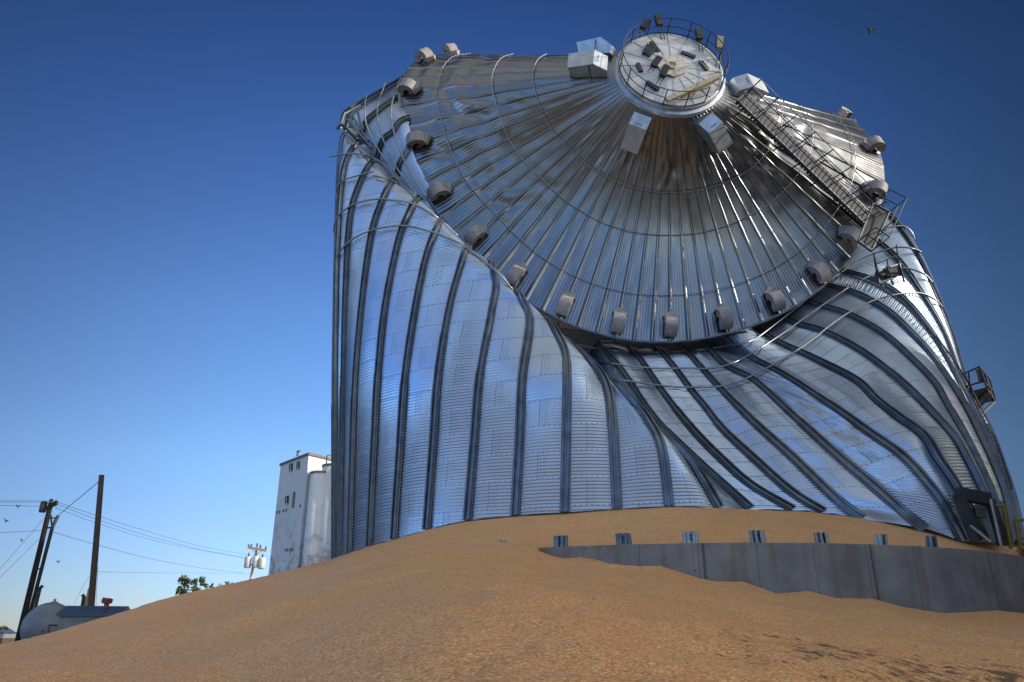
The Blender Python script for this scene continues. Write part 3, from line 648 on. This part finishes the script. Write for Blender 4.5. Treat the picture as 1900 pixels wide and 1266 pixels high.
# ------------------------------------------------------------------ corn pile
az = np.radians(np.concatenate([np.linspace(-75, -40, 30), np.linspace(-40, 42, 640)[1:], np.linspace(42, 80, 30)[1:]]))
def cols_at(px_, py_):                                       # azimuth, tan(elevation) of traced pixels
    r = np.array([ray(x, y) for x, y in zip(px_, py_)]); return np.arctan2(r[:, 0], r[:, 1]), r[:, 2]/np.hypot(r[:, 0], r[:, 1])
sky = [(-300,1245),(-100,1212),(0,1196),(60,1183),(110,1170),(150,1158),(220,1138),(255,1127),(290,1115),(340,1102),(420,1085),(480,1072),(560,1052),(622,1036),(660,1022),(690,1013),(737,1000),(793,983),(868,965),(957,956),(1048,950),(1145,944),(1240,940),(1320,942),(1400,946),(1500,950),(1600,961),(1716,981),(1800,1000),(1860,1012),(1950,1022),(2200,1050)]
skr = [(-300,13),(0,16),(150,18.5),(220,19.5),(340,22),(480,24.5),(600,27.2),(622,27.6),(652,25.9),(688,24.9),(733,24),(793,23.3),(868,22.7),(957,22.2),(1048,21.9),(1145,21.7),(1240,21.4),(1330,21.5),(1400,22.),(1500,22.3),(1600,22.9),(1700,23.4),(1787,23.9),(1850,24.9),(2200,26)]
ca, ct = cols_at([q[0] for q in sky], [q[1] for q in sky]); e_sky = np.interp(az, ca, ct)
cra, _ = cols_at([q[0] for q in skr], [np.interp(q[0], [w_[0] for w_ in sky], [w_[1] for w_ in sky]) for q in skr]); r_sky = np.interp(az, cra, [q[1] for q in skr])
con = [(940,1027),(1000,1023),(1040,1036),(1080,1034),(1110,1040),(1150,1053),(1175,1055),(1225,1050),(1260,1061),(1300,1079),(1340,1079),(1380,1080),(1440,1101),(1500,1097),(1550,1109),(1620,1111),(1680,1127),(1750,1138),(1800,1136),(1850,1133),(1900,1138),(2200,1160)]
cca, cct = cols_at([q[0] for q in con], [q[1] for q in con]); e_con = np.interp(az, cca, cct)
dc = math.hypot(CX, CY); ac = math.atan2(CX, CY)
def r_circ(R):
    b = dc*np.cos(az-ac); q = R**2-(dc*np.sin(az-ac))**2; return np.where(q > 0, b-np.sqrt(np.maximum(q, 0)), b)
r_w = np.minimum(r_circ(RB+.13), 30); a_w0 = cols_at([998], [1022])[0][0]; a_w1 = 1.2
r_in = r_circ(RB-.18)
r0 = 1.6; z0 = EYE-1.05
def foot(az): return EYE-.62+.20*np.sin(az*3+.7)-.25*np.clip(az-.3, 0, 1)
nf, nb = 260, 60; rowsP = []
wallm = az > a_w0; ramp_w = np.clip((az-a_w0)/.02, 0, 1)
e_f = np.where(wallm, e_con, 0); r_f = np.where(wallm, r_w-.0, 0)
zb = EYE+e_sky*r_sky; ztop_w = zt+.02
r_mid = r_w; 
def prof(r1, z1, r, zf):                                     # slightly concave slope up to (r1, z1)
    t = np.clip((r-r0)/(r1-r0), 0, 1); return zf+(z1-zf)*(t**1.06)
AZ = az[:, None]
# front rows: from the feet of the viewer to the wall contact (or, left of it, to the line over the buried wall)
z_cover = EYE+np.interp(az, *cols_at([q[0] for q in ((-300,1265),(0,1222),(220,1178),(400,1135),(622,1090),(800,1050),(930,1028),(1000,1023))], [q[1] for q in ((-300,1265),(0,1222),(220,1178),(400,1135),(622,1090),(800,1050),(930,1028),(1000,1023))]))*np.where(wallm, r_w, np.minimum(r_w, r_sky*.8))
a_tan = ac-math.asin(RB/dc)
z_cover = np.where(az > a_tan-.01, np.maximum(z_cover, zt+.07+np.clip((a_w0-az)*1.2, 0, .25)), z_cover)
z_c = np.where(wallm, EYE+e_con*r_w, z_cover); r_c = np.where(wallm, r_w, np.minimum(r_w, r_sky*.8))
lf = ~wallm
def smooth_left(v, n=90):
    q = v.copy(); e_ = np.pad(q[lf], n, mode='edge'); e_[-n:] = q[lf][-1]
    ker = np.hanning(2*n+1); ker /= ker.sum(); sm_ = np.convolve(e_, ker, mode='valid')
    k_ = lf.sum(); wgt = np.clip((k_-np.arange(k_))/60., 0, 1); q[lf] = sm_*wgt+q[lf]*(1-wgt); return q
r_c = smooth_left(r_c); z_c = smooth_left(z_c)
tf = np.linspace(0, 1, nf)**1.7
RF = r0+(r_c-r0)[:, None]*tf[None]; zf = foot(az)[:, None]
def wide(v, n):
    e_ = np.pad(v, n, mode='edge'); ker = np.hanning(2*n+1); ker /= ker.sum(); return np.convolve(e_, ker, mode='valid')
z_s = wide(wide(z_c, 60), 40); r_s = wide(wide(r_c, 50), 40)
ZF = zf+(z_s[:, None]-zf)*np.clip((RF-r0)/(r_s-r0)[:, None], 0, 1.3)**1.04
gap_ = r_c[:, None]-RF; z_edge = zf+(z_s[:, None]-zf)*np.clip((r_c-r0)/(r_s-r0), 0, 1.3)[:, None]**1.04
ZF += (z_c[:, None]-z_edge)*np.exp(-(gap_/2.2)**1.3)
x_, y_ = RF*np.sin(AZ), RF*np.cos(AZ)
fade = np.clip((RF-r0)/1.5, 0, 1)*np.clip((r_c[:, None]-RF)/2.5, 0, 1)
ZF += fade*(.10*vnoise(x_*.35, y_*.28)+.055*vnoise(x_*.9+7, y_*.8)+.022*vnoise(x_*2.3, y_*2.+3))+np.clip((RF-r0)/1.5, 0, 1)*(.008*vnoise(x_*6, y_*5)+.004*vnoise(x_*14, y_*13))
qr = RF+1.4*vnoise(x_*.25+11, y_*.2)+.3*vnoise(x_*1.1, y_*.7); sw = np.mod(qr/1.15, 1)
ZF += fade*.055*np.clip(vnoise(x_*.45+20, y_*.5+4)+.15, 0, 1)*np.where(sw < .82, sw/.82, (1-sw)/.18)   # little slump scarps
# back rows: from the wall top (or cover line) up to the bin / the skyline, then down behind it
r_b0 = np.where(wallm, r_w+(r_in-r_w)*ramp_w, r_c); z_b0 = np.where(wallm, zt+.04, z_c)
tb = np.linspace(0, 1, nb); RBk = r_b0[:, None]+(r_sky-r_b0)[:, None]*tb[None]; ZBk = z_b0[:, None]+(zb-z_b0)[:, None]*(tb[None]**1.05)
xb, yb = RBk*np.sin(AZ), RBk*np.cos(AZ); fb = np.sin(np.pi*tb)[None]
ZBk += fb*(.06*vnoise(xb*.5, yb*.5)+.03*vnoise(xb*1.3, yb*1.3))+.007*vnoise(xb*6, yb*6)
RE = np.stack([r_sky+.8, r_sky+4, r_sky+10], 1); ZE = np.stack([zb-.12, zb-1.5, zb*0-.2], 1)
RA = np.concatenate([RF, RBk, RE], 1); ZA = np.concatenate([ZF, ZBk, ZE], 1)
ZA = np.maximum(ZA, -.25)
GP = np.stack([RA*np.sin(AZ), RA*np.cos(AZ), ZA], -1)
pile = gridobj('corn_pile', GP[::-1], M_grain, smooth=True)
tag(pile, 'golden spilled corn kernels heaped in a broad pile against the wrecked bin', 'corn pile', kind='stuff')
# ------------------------------------------------------------------ ground
gr = obj('ground', [(-3000, -3000, 0), (3000, -3000, 0), (3000, 3000, 0), (-3000, 3000, 0)], [(0, 1, 2, 3)], M_ground); tag(gr, kind='structure')
# ------------------------------------------------------------------ white elevator, far left
YE = 150.
cN = atY(573, 842, YE); HZ = cN[2]; cL = atZ(521, 862, HZ); cR = atZ(640, 858, HZ)
EL = empty('white_grain_elevator', (cN[0], cN[1], 0)); tag(EL, 'tall weathered white concrete grain elevator behind the left edge of the bin', 'grain elevator')
cB = cL+cR-cN; base = [cN, cR, cB, cL]
MB().prism([np.array([p[0], p[1], 0]) for p in base], np.array([0, 0, HZ-.3])).build('headhouse_wall', M_white, EL)
ctr = sum(base)/4; rp = [ctr+(p-ctr)*1.045 for p in base]
MB().prism([np.array([p[0], p[1], HZ-.3]) for p in rp], np.array([0, 0, .5])).build('flat_roof', M_trim, EL)
fdir = unit((cL-cN)*np.array([1, 1, 0])); fn_ = np.array([fdir[1], -fdir[0], 0]); fn_ = fn_ if fn_[1] < 0 else -fn_
def onface(x, y, off=0):
    r = ray(x, y); return TO+r*(((cN+fn_*off-TO)@fn_)/(r@fn_))
for x0, y0, x1, y1 in ((536.6,861,543,875), (550,857,556,871), (529,921,535.5,936)):
    a_, b_, c_, d_ = onface(x0, y1, .03), onface(x1, y1-1, .03), onface(x1+.4, y0-1.5, .03), onface(x0+.6, y0, .03)
    wn = MB().prism([a_, b_, c_, d_], fn_*.05).build('window', M_black, EL); 
    MB().bar(a_+fn_*.12, b_+fn_*.12, .12, .12).bar(d_+fn_*.12, c_+fn_*.12, .12, .12).bar((a_+b_)/2+fn_*.1, (c_+d_)/2+fn_*.1, .1, .1, fn_).build('window_frame', M_can, wn)
for x0, y0, x1, y1, w_ in ((546, 913, 543, 942, .35),): MB().bar(onface(x0, y0, .2), onface(x1, y1, .2), w_, .3, fn_).build('drain_pipe', M_trim, EL)
for x, y in ((514,951),(519,950),(526,948),(531,947),(557,939),(530,1021),(534,1021),(538.5,1021),(543,1020)):
    MB().box(onface(x, y, .02), fdir, fn_, (0, 0, 1), .2, .05, .28).build('wall_opening', M_black, EL)
MB().tube([onface(552, 846, -1)+np.array([0, 0, 0]), onface(552, 845, -1)+np.array([0, 0, .8]), onface(556, 844.5, -1)+np.array([0, 0, .9])], .25, 8).build('roof_vent', M_trim, EL)
rdir = unit((cR-cN)*np.array([1, 1, 0])); rn_ = np.array([rdir[1], -rdir[0], 0]); rn_ = rn_ if rn_[0] > 0 else -rn_
for x, y, rad, off in ((597, 881, 2.2, 2.4), (622, 868, 2.5, 3.2), (648, 872, 2.6, 5.2), (672, 862, 4.2, -2.)):  # last two, unseen behind the bin, are added to shade the others
    r_ = ray(x, y); p = TO+r_*(((cN+rn_*off-TO)@rn_)/(r_@rn_)); p = atY(x, y, cN[1]-1.+.4*off)
    si = MB().lathe(np.array([p[0], p[1], 0]), (0, 0, 1), [(rad, 0), (rad, p[2])], 40).build('storage_or_shade_cylinder', M_white, EL, True)
    MB().lathe(np.array([p[0], p[1], p[2]]), (0, 0, 1), [(rad+.12, 0), (rad+.12, .35)], 40).build('cylinder_rim', M_trim, si)
    if x == 622: MB().tube([p+np.array([-1.6, -1, .3]), p+np.array([-1.6, -1, 2.2]), p+np.array([-.6, -1, 2.4]), p+np.array([-.6, -1, 1.2])], .12, 6).build('vent_pipe', M_dark, si)
rehome(EL)
# ------------------------------------------------------------------ utility poles and wires
def pole(name, pts, Y, r, mat, label, cat='utility pole', r2=None):
    a_, b_ = atY(*pts[0], Y), atY(*pts[1], Y); o = empty(name, (a_[0], a_[1], a_[2])); tag(o, label, cat)
    a2 = a_+(a_-b_)*(max(a_[2], 0)+.2)/(b_[2]-a_[2]) if a_[2] > 0 else a_
    MB().tube([a2+(b_-a2)*q for q in np.linspace(0, 1, 8)], r, 12, True, r2 or r*.75).build('shaft', mat, o, True)
    return o, a2, b_
YP = 46.
o, a_, b_ = pole('utility_pole', ((33, 1192), (95, 932)), YP, .18, M_tar, 'dark utility pole leaning at far left with conduit strapped alongside')
X_ = np.array([1., 0, 0]); Z_ = np.array([0, 0, 1.])
ins = MB()
for x, y in ((95,930),(104,933)): q = atY(x, y, YP-.3); ins.lathe(q-Z_*.2, Z_, [(.05, 0), (.12, .08), (.09, .16), (.13, .24), (.05, .34)], 10)
ins.build('insulator', M_wire, o)
MB().bar(atY(86, 945, YP-.35), atY(105, 932, YP-.35), .16, .2).build('crossarm', M_tar, o)
MB().lathe(atY(78, 951, YP-.2), Z_, [(.16, 0), (.19, .05), (.19, .6), (.12, .66)], 14).build('cutout', M_wire, o)
MB().bar(atY(80, 946, YP-.2), atY(90, 944, YP-.2), .06, .06).build('cutout_bracket', M_wire, o)
MB().tube([atY(47, 1172, YP-.4), atY(97, 979, YP-.4), atY(108, 957, YP-.4)], .1, 8).build('conduit', M_dark, o, True)
MB().bar(atY(67, 1056, YP-.3), atY(77, 1056, YP-.4), .08, .08).bar(atY(84, 980, YP-.3), atY(97, 979, YP-.4), .08, .08).build('conduit_strap', M_dark, o)
MB().tube([atY(97, 979, YP-.4), atY(95, 966, YP-.4), atY(95, 956, YP-.4)], .05, 6).bar(atY(92, 961, YP-.4), atY(107, 962, YP-.4), .07, .07).build('service_head', M_dark, o)
rehome(o)
YQ = 40.
o, a_, b_ = pole('bare_pole', ((166, 1160), (188.5, 882)), YQ, .175, M_wood, 'tall bare brown pole standing in front of the small white shed')
MB().bar(atY(158, 1152, YQ-.3), atY(180, 1146, YQ-.3), .3, .9).build('brace_block', M_wood, o)
rehome(o)
YT = 100.
o, a_, b_ = pole('transformer_pole', ((464, 1080), (477, 1015)), YT, .19, M_palewood, 'sunlit wooden pole with crossarm and three grey transformers rising above the corn')
MB().bar(atY(460, 1016, YT-.2), atY(495, 1022, YT-.2), .22, .3).build('crossarm', M_palewood, o)
MB().bar(atY(466, 1018, YT-.25), atY(475, 1028, YT-.25), .08, .1).bar(atY(488, 1021, YT-.25), atY(476, 1028, YT-.25), .08, .1).build('arm_brace', M_can, o)
for x, y in ((461,1015),(466,1014.5),(477,1013),(483,1016),(493,1019)): MB().lathe(atY(x, y, YT-.2), Z_, [(.06, -.1), (.12, .1), (.06, .35)], 8).build('insulator', M_wire, o)
for x, y, w_ in ((458.5,1054,.42),(473,1053,.42),(484.5,1056,.44)):
    c_ = atY(x, y, YT-.5); t_ = MB().lathe(c_, Z_, [(w_*.85, 0), (w_, .08), (w_, 1.25), (w_*.7, 1.4)], 16).build('transformer', M_can, o, True)
    MB().lathe(c_+Z_*1.38, Z_, [(.08, 0), (.11, .2), (.05, .5)], 8).build('bushing', M_wire, t_)
MB().bar(atY(455, 1047, YT-.3), atY(487, 1049, YT-.3), .15, .2).build('transformer_bracket', M_dark, o)
rehome(o)
def wire(label, pts, r=.017, cat='power line', name='power_line', sag=0, group='wires on the left'):
    P_ = [atY(*p) for p in pts]; q = np.array(P_); c_ = crom(q, np.linspace(0, len(q)-1, 24*len(q)))
    m = MB().tube(c_, r*.62, 5); o = m.build(name, M_wire); tag(o, label, cat, group); return o
wire('upper wire running from the left edge to the leaning pole top', ((-60,928,40),(0,929.5,42),(96,929.5,YP)))
wire('second wire from the left edge, just below the highest one', ((-60,931,40),(0,932,42),(92,932,YP)))
wire('third wire from the left edge, ending at the cutout on the leaning pole', ((-60,938,40),(0,938,42),(80,940,YP)))
wire('single low wire from the left edge to mid height of the leaning pole', ((-60,990,40),(0,988.5,42),(86,984,YP)))
wire('topmost long wire sagging from the leaning pole to the transformer pole crossarm', ((104,931,YP),(180,957,55),(270,985,70),(370,1013,86),(466,1031,YT)), .022)
wire('middle long wire sagging from the leaning pole towards the transformers', ((104,935,YP),(180,964,55),(270,993,70),(370,1019,86),(460,1036,YT)), .022)
wire('lowest of the three sagging wires between the leaning pole and transformer pole', ((102,942,YP),(180,971,55),(270,999,70),(340,1015,82),(458,1037,YT)), .02)
wire('communication wire dropping from mid pole to the transformer pole base', ((96,987,YP),(180,1011,55),(280,1037,72),(380,1055,88),(456,1064,YT)), .022)
wire('nearly level thin wire from the bare pole to the transformer pole', ((182,1061,YQ),(280,1063,60),(380,1063.5,82),(456,1064,YT)), .014)
wire('slanting service wire from the bare pole top down to the conduit head', ((186,891,YQ),(163,911,42),(135,934,44),(108,957,YP-.4)), .03)
wire('guy wire from the leaning pole top down to the left edge', ((84,960,YP),(0,1056,40),(-40,1102,38)), .014)
wire('lower guy wire below the first one at the left edge', ((72,1000,YP),(0,1072,40),(-40,1112,38)), .014)
wire('thin vertical ground wire hanging beside the bare pole', ((182,1052,YQ),(179,1100,YQ),(177,1152,YQ)), .014)
wire('faint guy wire rising from behind the shed to the bare pole', ((137,1122,50),(152,1092,46),(165,1070,YQ)), .012)
wire('upper wire crossing in front of the white elevator', ((483,1031,YT),(560,1038,112),(640,1044,126)), .025)
wire('lower wire crossing in front of the white elevator', ((484,1036,YT),(560,1044,112),(640,1050,126)), .025)
# ------------------------------------------------------------------ tank, shed and small things on the left
YK = 44.
tk = empty('storage_tank', atY(70, 1185, YK)*np.array([1, 1, 0])); tag(tk, 'white dome ended horizontal storage tank beside the small shed', 'storage tank')
c_ = atY(88, 1164, YK); dr = unit(np.array([-.42, .90, 0])); rad = 1.28
prf = [(.05, -.55), (.45, -.50), (.85, -.36), (1.12, -.18), (rad, .08), (rad, 5.2), (1.1, 5.5), (.6, 5.75), (.05, 5.8)]
MB().lathe(c_, dr, prf, 40).build('tank_shell', M_tank, tk, True)
MB().lathe(c_+dr*1.1+Z_*(rad-.03), Z_, [(.2, 0), (.2, .1), (.07, .11), (.07, .25)], 14).build('hatch', M_tank, tk)
fx = np.cross(dr, Z_); m = MB()
for i in range(3): m.bar(c_-dr*.5+Z_*(-.2-.24*i)-fx*.2, c_-dr*.5+Z_*(-.2-.24*i)-fx*.05, .06, .06)
m.tube([c_-dr*.55+fx*.15+Z_*.1, c_-dr*.55+fx*.15-Z_*.9], .03, 6); m.tube([c_-dr*.55+fx*.05+Z_*.1, c_-dr*.55+fx*.5+Z_*.1], .03, 6); m.build('valve_piping', M_dark, tk)
m = MB(); 
for q in (.6, 4.4): m.box(c_+dr*q-Z_*1.2, dr, np.cross(dr, Z_), Z_, .18, .9, .7)
m.build('saddle', M_dark, tk); rehome(tk)
s0, s1 = atY(112, 1137, 36), atY(219, 1143, 36.6); hT = s0[2]
s1 = np.array([s1[0], s1[1], 0]); s0 = np.array([s0[0], s0[1], 0]); sdir = unit(s1-s0); sin_ = np.array([-sdir[1], sdir[0], 0])*2.6
sh = empty('small_shed', (s0+s1)/2); tag(sh, 'small white ribbed metal shed with dark blue roof beyond the corn', 'shed')
b0, b1, b2, b3 = s0, s1, s1+sin_, s0+sin_
MB().prism([b0, b1, b2, b3], Z_*hT).build('shed_wall', M_shed, sh)
m = MB()
for i in range(22): q = b0+(b1-b0)*(i+.5)/22-unit(sin_)*.012; m.box(q+Z_*hT/2, sdir, unit(sin_), Z_, .018, .014, hT/2-.02)
m.build('wall_ribs', M_shed, sh)
e = .12; rz = hT+.0; ov = unit(sin_)*.18
r0_, r1_ = b0-sdir*e-ov+Z_*(rz-.02), b1+sdir*e-ov+Z_*(rz-.02); rm0, rm1 = (b0+b3)/2-sdir*e+Z_*(rz+.34), (b1+b2)/2+sdir*e+Z_*(rz+.34); r2_, r3_ = b2+sdir*e+ov+Z_*(rz-.02), b3-sdir*e+ov+Z_*(rz-.02)
MB().add([r0_, r1_, rm1, rm0, r2_, r3_, r0_-Z_*.12, r1_-Z_*.12, r2_-Z_*.12, r3_-Z_*.12], [(0, 1, 2, 3), (3, 2, 4, 5), (6, 7, 1, 0), (8, 9, 5, 4), (0, 3, 5, 9, 6), (1, 7, 8, 4, 2), (6, 9, 8, 7)]).build('shed_roof', M_blue, sh)
rv = atY(197, 1127, 37.3); MB().lathe(rv-Z_*.2, Z_, [(.11, 0), (.11, .35), (.22, .38), (.24, .55), (.14, .6)], 12).build('red_roof_vent', M_red, sh)
MB().tube([rv+Z_*.32, rv+Z_*.38-X_*.2, rv+Z_*.22-X_*.22], .07, 7).build('red_vent_elbow', M_red, sh)
rehome(sh)
def post(name, a_, b_, Y, r, mat, label, cat, hook=0):
    p, q = atY(*a_, Y), atY(*b_, Y); p2 = p+(p-q)*(p[2]/(q[2]-p[2])); pts = [p2, q]
    if hook: pts += [q+np.array([hook*.5, 0, .06]), q+np.array([hook, 0, 0])]
    o = MB().tube(pts, r, 8).build(name, mat); tag(o, label, cat)
post('vent_pipe', (65, 1131), (75, 1090), 47, .09, M_dark, 'thin dark vent pipe with hooked top behind the white tank', 'pipe', .12)
post('chimney_pipe', (153, 1124), (156, 1107), 42, .09, M_dark, 'short dark pipe sticking up behind the shed roof', 'pipe', -.1)
post('timber_post', (160, 1124), (167, 1092), 43, .1, M_orange, 'orange brown timber leaning beside the bare pole', 'post')
fs = empty('distant_shed', atY(7, 1188, 120)*np.array([1, 1, 0])); tag(fs, 'tiny distant pale and brown shed at far left edge', 'shed')
q = atY(6, 1182, 120); w0 = np.array([q[0], q[1], 0]); MB().box(w0+Z_*.7, X_, (0, 1, 0), Z_, .9, 1.5, .7).build('lower_wall', M_wood, fs)
MB().box(w0+Z_*1.75, X_, (0, 1, 0), Z_, .92, 1.52, .34).build('upper_wall', M_shed, fs); MB().prism([w0+np.array([-1.1, -1.7, 2.1]), w0+np.array([1.1, -1.7, 2.1]), w0+np.array([0, -1.7, 2.5])], (0, 3.4, 0)).build('roof', M_blue, fs); rehome(fs)
# ------------------------------------------------------------------ trees
def tree(x, y, Y, hpx, wpx, label, n=900, mat=M_leaf, leaf=.16):
    top = atY(x, y-hpx, Y); ht = top[2]; base = np.array([top[0], Y, 0.]); w_ = wpx*Y/F/2
    o = empty('tree', base); tag(o, label, 'tree', 'trees behind the corn pile')
    m = MB().tube([base, base+Z_*ht*.4+X_*.1, base+Z_*ht*.85], .16, 8, True, .04)
    for i in range(7):
        a_ = rng.random()*6.3; b_ = base+Z_*ht*(.35+.07*i); m.tube([b_, b_+np.array([math.cos(a_)*w_*.7, math.sin(a_)*w_*.7, ht*.18])], .05, 5, True, .015)
    m.build('trunk', M_bark, o); ch = ht*.62; vs = []; fs_ = []
    cl = [(np.array([rng.normal(0, .42)*w_, rng.normal(0, .42)*w_, ht-ch*rng.random()**.8*1.35]), .22+.35*rng.random()) for _ in range(26)]
    for i in range(n):
        c_, s_ = cl[rng.integers(len(cl))]; p = base+c_+rng.normal(0, 1, 3)*s_*w_*.45; p[2] = min(p[2], ht+rng.random()*.3)
        a_ = unit(rng.normal(0, 1, 3)); b_ = unit(np.cross(a_, rng.normal(0, 1, 3))); l_ = leaf*(.6+.8*rng.random()); k_ = len(vs)
        vs += [p-a_*l_, p+b_*l_*.5, p+a_*l_, p-b_*l_*.5]; fs_.append((k_, k_+1, k_+2, k_+3))
    obj('crown', vs, fs_, mat, o); rehome(o)
tree(346, 1095, 85, 30, 36, 'dark green tree over the corn ridge, largest of the row', 2200)
tree(373, 1090, 88, 18, 24, 'small leafy tree just right of the largest dark green one', 900)
tree(397, 1086, 92, 4, 15, 'faint low shrub top barely showing above the corn ridge', 350)
tree(421, 1084, 90, 4, 24, 'low bushy tree top nearest the transformer pole', 700)
tree(10, 1178, 150, 14, 26, 'dim tree at the far left edge beyond the tank', 900, leaf=.3)
tree(-6, 1185, 130, 20, 30, 'brownish tree cut by the left frame edge', 900, leaf=.3)
# ------------------------------------------------------------------ birds
def bird(x, y, d, s, label, roll=0.):
    c_ = at(x, y, d); u_ = unit(np.array([math.cos(roll), .1, math.sin(roll)])); f_ = unit(np.array([-.15, .3, -1])); w_ = np.cross(u_, f_)
    o = empty('bird', c_); tag(o, label, 'bird', 'birds in the sky')
    m = MB().lathe(c_-f_*.22*s, f_, [(.01*s, -.02*s), (.06*s, .03*s), (.085*s, .18*s), (.06*s, .3*s), (.09*s, .5*s), (.01*s, .52*s)], 10); m.build('body', M_bird, o, True)
    for q in (-1, 1):
        p = [c_+u_*q*.05*s-f_*.1*s, c_+u_*q*.3*s-f_*.30*s, c_+u_*q*.55*s-f_*.34*s, c_+u_*q*.34*s-f_*.12*s, c_+u_*q*.06*s+f_*.12*s]
        MB().prism(p, w_*.02*s).build('wing', M_bird, o)
    rehome(o)
bird(1614, 57, 40, .58, 'dark bird flying alone in the upper right sky', -.25)
for x, y, s, lb in ((33,940,.5,'small dark bird just under the wires left of the leaning pole'),(11,967,.55,'small dark bird nearest the left frame edge'),(40,1003,.42,'small dark bird below the single low wire left of the pole'),(108,1043,.42,'small dark bird between the leaning pole and the bare pole')):
    bird(x, y, 60, s*.8, lb, random.uniform(-.5, .5))
# ------------------------------------------------------------------ unseen bin added out of frame to the right; its shade covers the corn
RN2 = 12.6
NB = empty('shade_grain_bin', (31, 10, 0)); tag(NB, 'tall intact corrugated steel grain bin added unseen at the right to shade the corn', 'grain bin')
zz = np.arange(0, 22.4, .1); aa = np.linspace(0, 2*math.pi, 97)[:-1]
gridobj('wall_sheeting', np.stack([[(31+(RN2+.02*math.sin(z*9))*math.cos(q), 10+(RN2+.02*math.sin(z*9))*math.sin(q), z) for z in zz] for q in aa]), M_stiff, NB, wrap=True)
MB().lathe((31, 10, 22.3), Z_, [(RN2+.25, 0), (RN2+.25, .08), (1.2, 6), (1.2, 6.4), (.3, 6.6)], 64).build('roof', M_stiff, NB)
rehome(NB)
# ------------------------------------------------------------------ sun, sky, view
SAZ, SEL = 98., 26.
sd_ = np.array([math.sin(R_(SAZ))*math.cos(R_(SEL)), math.cos(R_(SAZ))*math.cos(R_(SEL)), math.sin(R_(SEL))])
sl = D.lights.new('sun', 'SUN'); so = D.objects.new('sun', sl); COL.objects.link(so); sl.energy = 2.4; sl.angle = R_(.53); sl.color = (1, .93, .83)
so.rotation_euler = V(sd_).to_track_quat('Z', 'Y').to_euler()
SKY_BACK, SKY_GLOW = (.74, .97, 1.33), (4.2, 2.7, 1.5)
W = D.worlds.new('World'); SC.world = W; W.use_nodes = True; nt_ = W.node_tree; bg = nt_.nodes['Background']
sk = nt_.nodes.new('ShaderNodeTexSky'); sk.sky_type = 'NISHITA'; sk.sun_disc = False; sk.sun_elevation = R_(SEL); sk.sun_rotation = R_(SAZ); sk.altitude = 400; sk.air_density = 1.; sk.dust_density = .15; sk.ozone_density = 2.
def wn_(op, a, b=None):
    x = nt_.nodes.new('ShaderNodeMath'); x.operation = op
    for k, q in enumerate((a, b)):
        if q is None: continue
        if isinstance(q, (int, float)): x.inputs[k].default_value = q
        else: nt_.links.new(q, x.inputs[k])
    return x.outputs[0]
tc = nt_.nodes.new('ShaderNodeTexCoord'); sx = nt_.nodes.new('ShaderNodeSeparateXYZ'); nt_.links.new(tc.outputs['Generated'], sx.inputs[0])
rp_ = nt_.nodes.new('ShaderNodeValToRGB'); el = rp_.color_ramp.elements                 # clear autumn air, deep blue overhead
stops = [(0., (.50, .58, .82)), (.1, (.62, .74, 1.02)), (.2, (.70, .88, 1.12)), (.38, (.55, .76, 1.06)), (.56, (.32, .50, .82)), (.74, (.13, .235, .42))]
while len(el) < len(stops): el.new(.5)
for e_, (p_, c_) in zip(el, stops): e_.position = p_; e_.color = (*c_, 1)
nt_.links.new(sx.outputs[2], rp_.inputs[0])
xf = wn_('MULTIPLY', 1.06, wn_('EXPONENT', wn_('MULTIPLY', wn_('POWER', wn_('ABSOLUTE', wn_('ADD', sx.outputs[0], .10)), 2.), -3.7)))
def mr(v, a, b):
    x = nt_.nodes.new('ShaderNodeMapRange'); x.interpolation_type = 'SMOOTHSTEP'; x.inputs[1].default_value = a; x.inputs[2].default_value = b; nt_.links.new(v, x.inputs[0]); return x.outputs[0]
def vmix(f, a, b, mode='MIX'):
    x = nt_.nodes.new('ShaderNodeMix'); x.data_type = 'RGBA'; x.blend_type = mode
    for k, q in ((0, f), (6, a), (7, b)):
        if isinstance(q, (int, float)): x.inputs[k].default_value = q
        elif isinstance(q, tuple): x.inputs[k].default_value = (*q, 1)
        else: nt_.links.new(q, x.inputs[k])
    return x.outputs[2]
cx_ = nt_.nodes.new('ShaderNodeCombineXYZ')
for k in range(3): nt_.links.new(xf, cx_.inputs[k])
ahead = vmix(1., rp_.outputs[0], cx_.outputs[0], 'MULTIPLY')                 # deep clear sky away from the sun
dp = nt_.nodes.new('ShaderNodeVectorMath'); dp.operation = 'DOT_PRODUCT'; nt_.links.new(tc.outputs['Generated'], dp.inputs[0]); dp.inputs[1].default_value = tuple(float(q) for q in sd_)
glow = vmix(mr(dp.outputs['Value'], .25, .97), vmix(mr(sx.outputs[2], .45, .8), SKY_BACK, (5.1, 2.95, 1.5)), SKY_GLOW)            # warm lift added to unseen sky overhead and round the sun, lighting the corn
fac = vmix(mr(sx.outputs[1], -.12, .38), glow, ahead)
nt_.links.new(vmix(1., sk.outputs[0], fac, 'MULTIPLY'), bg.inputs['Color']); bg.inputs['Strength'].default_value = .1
vs_ = SC.view_settings; vs_.view_transform = 'Standard'; vs_.look = 'None'; vs_.exposure = 1.1; vs_.gamma = 1.; vs_.use_curve_mapping = False
SC.cycles.max_bounces = 8
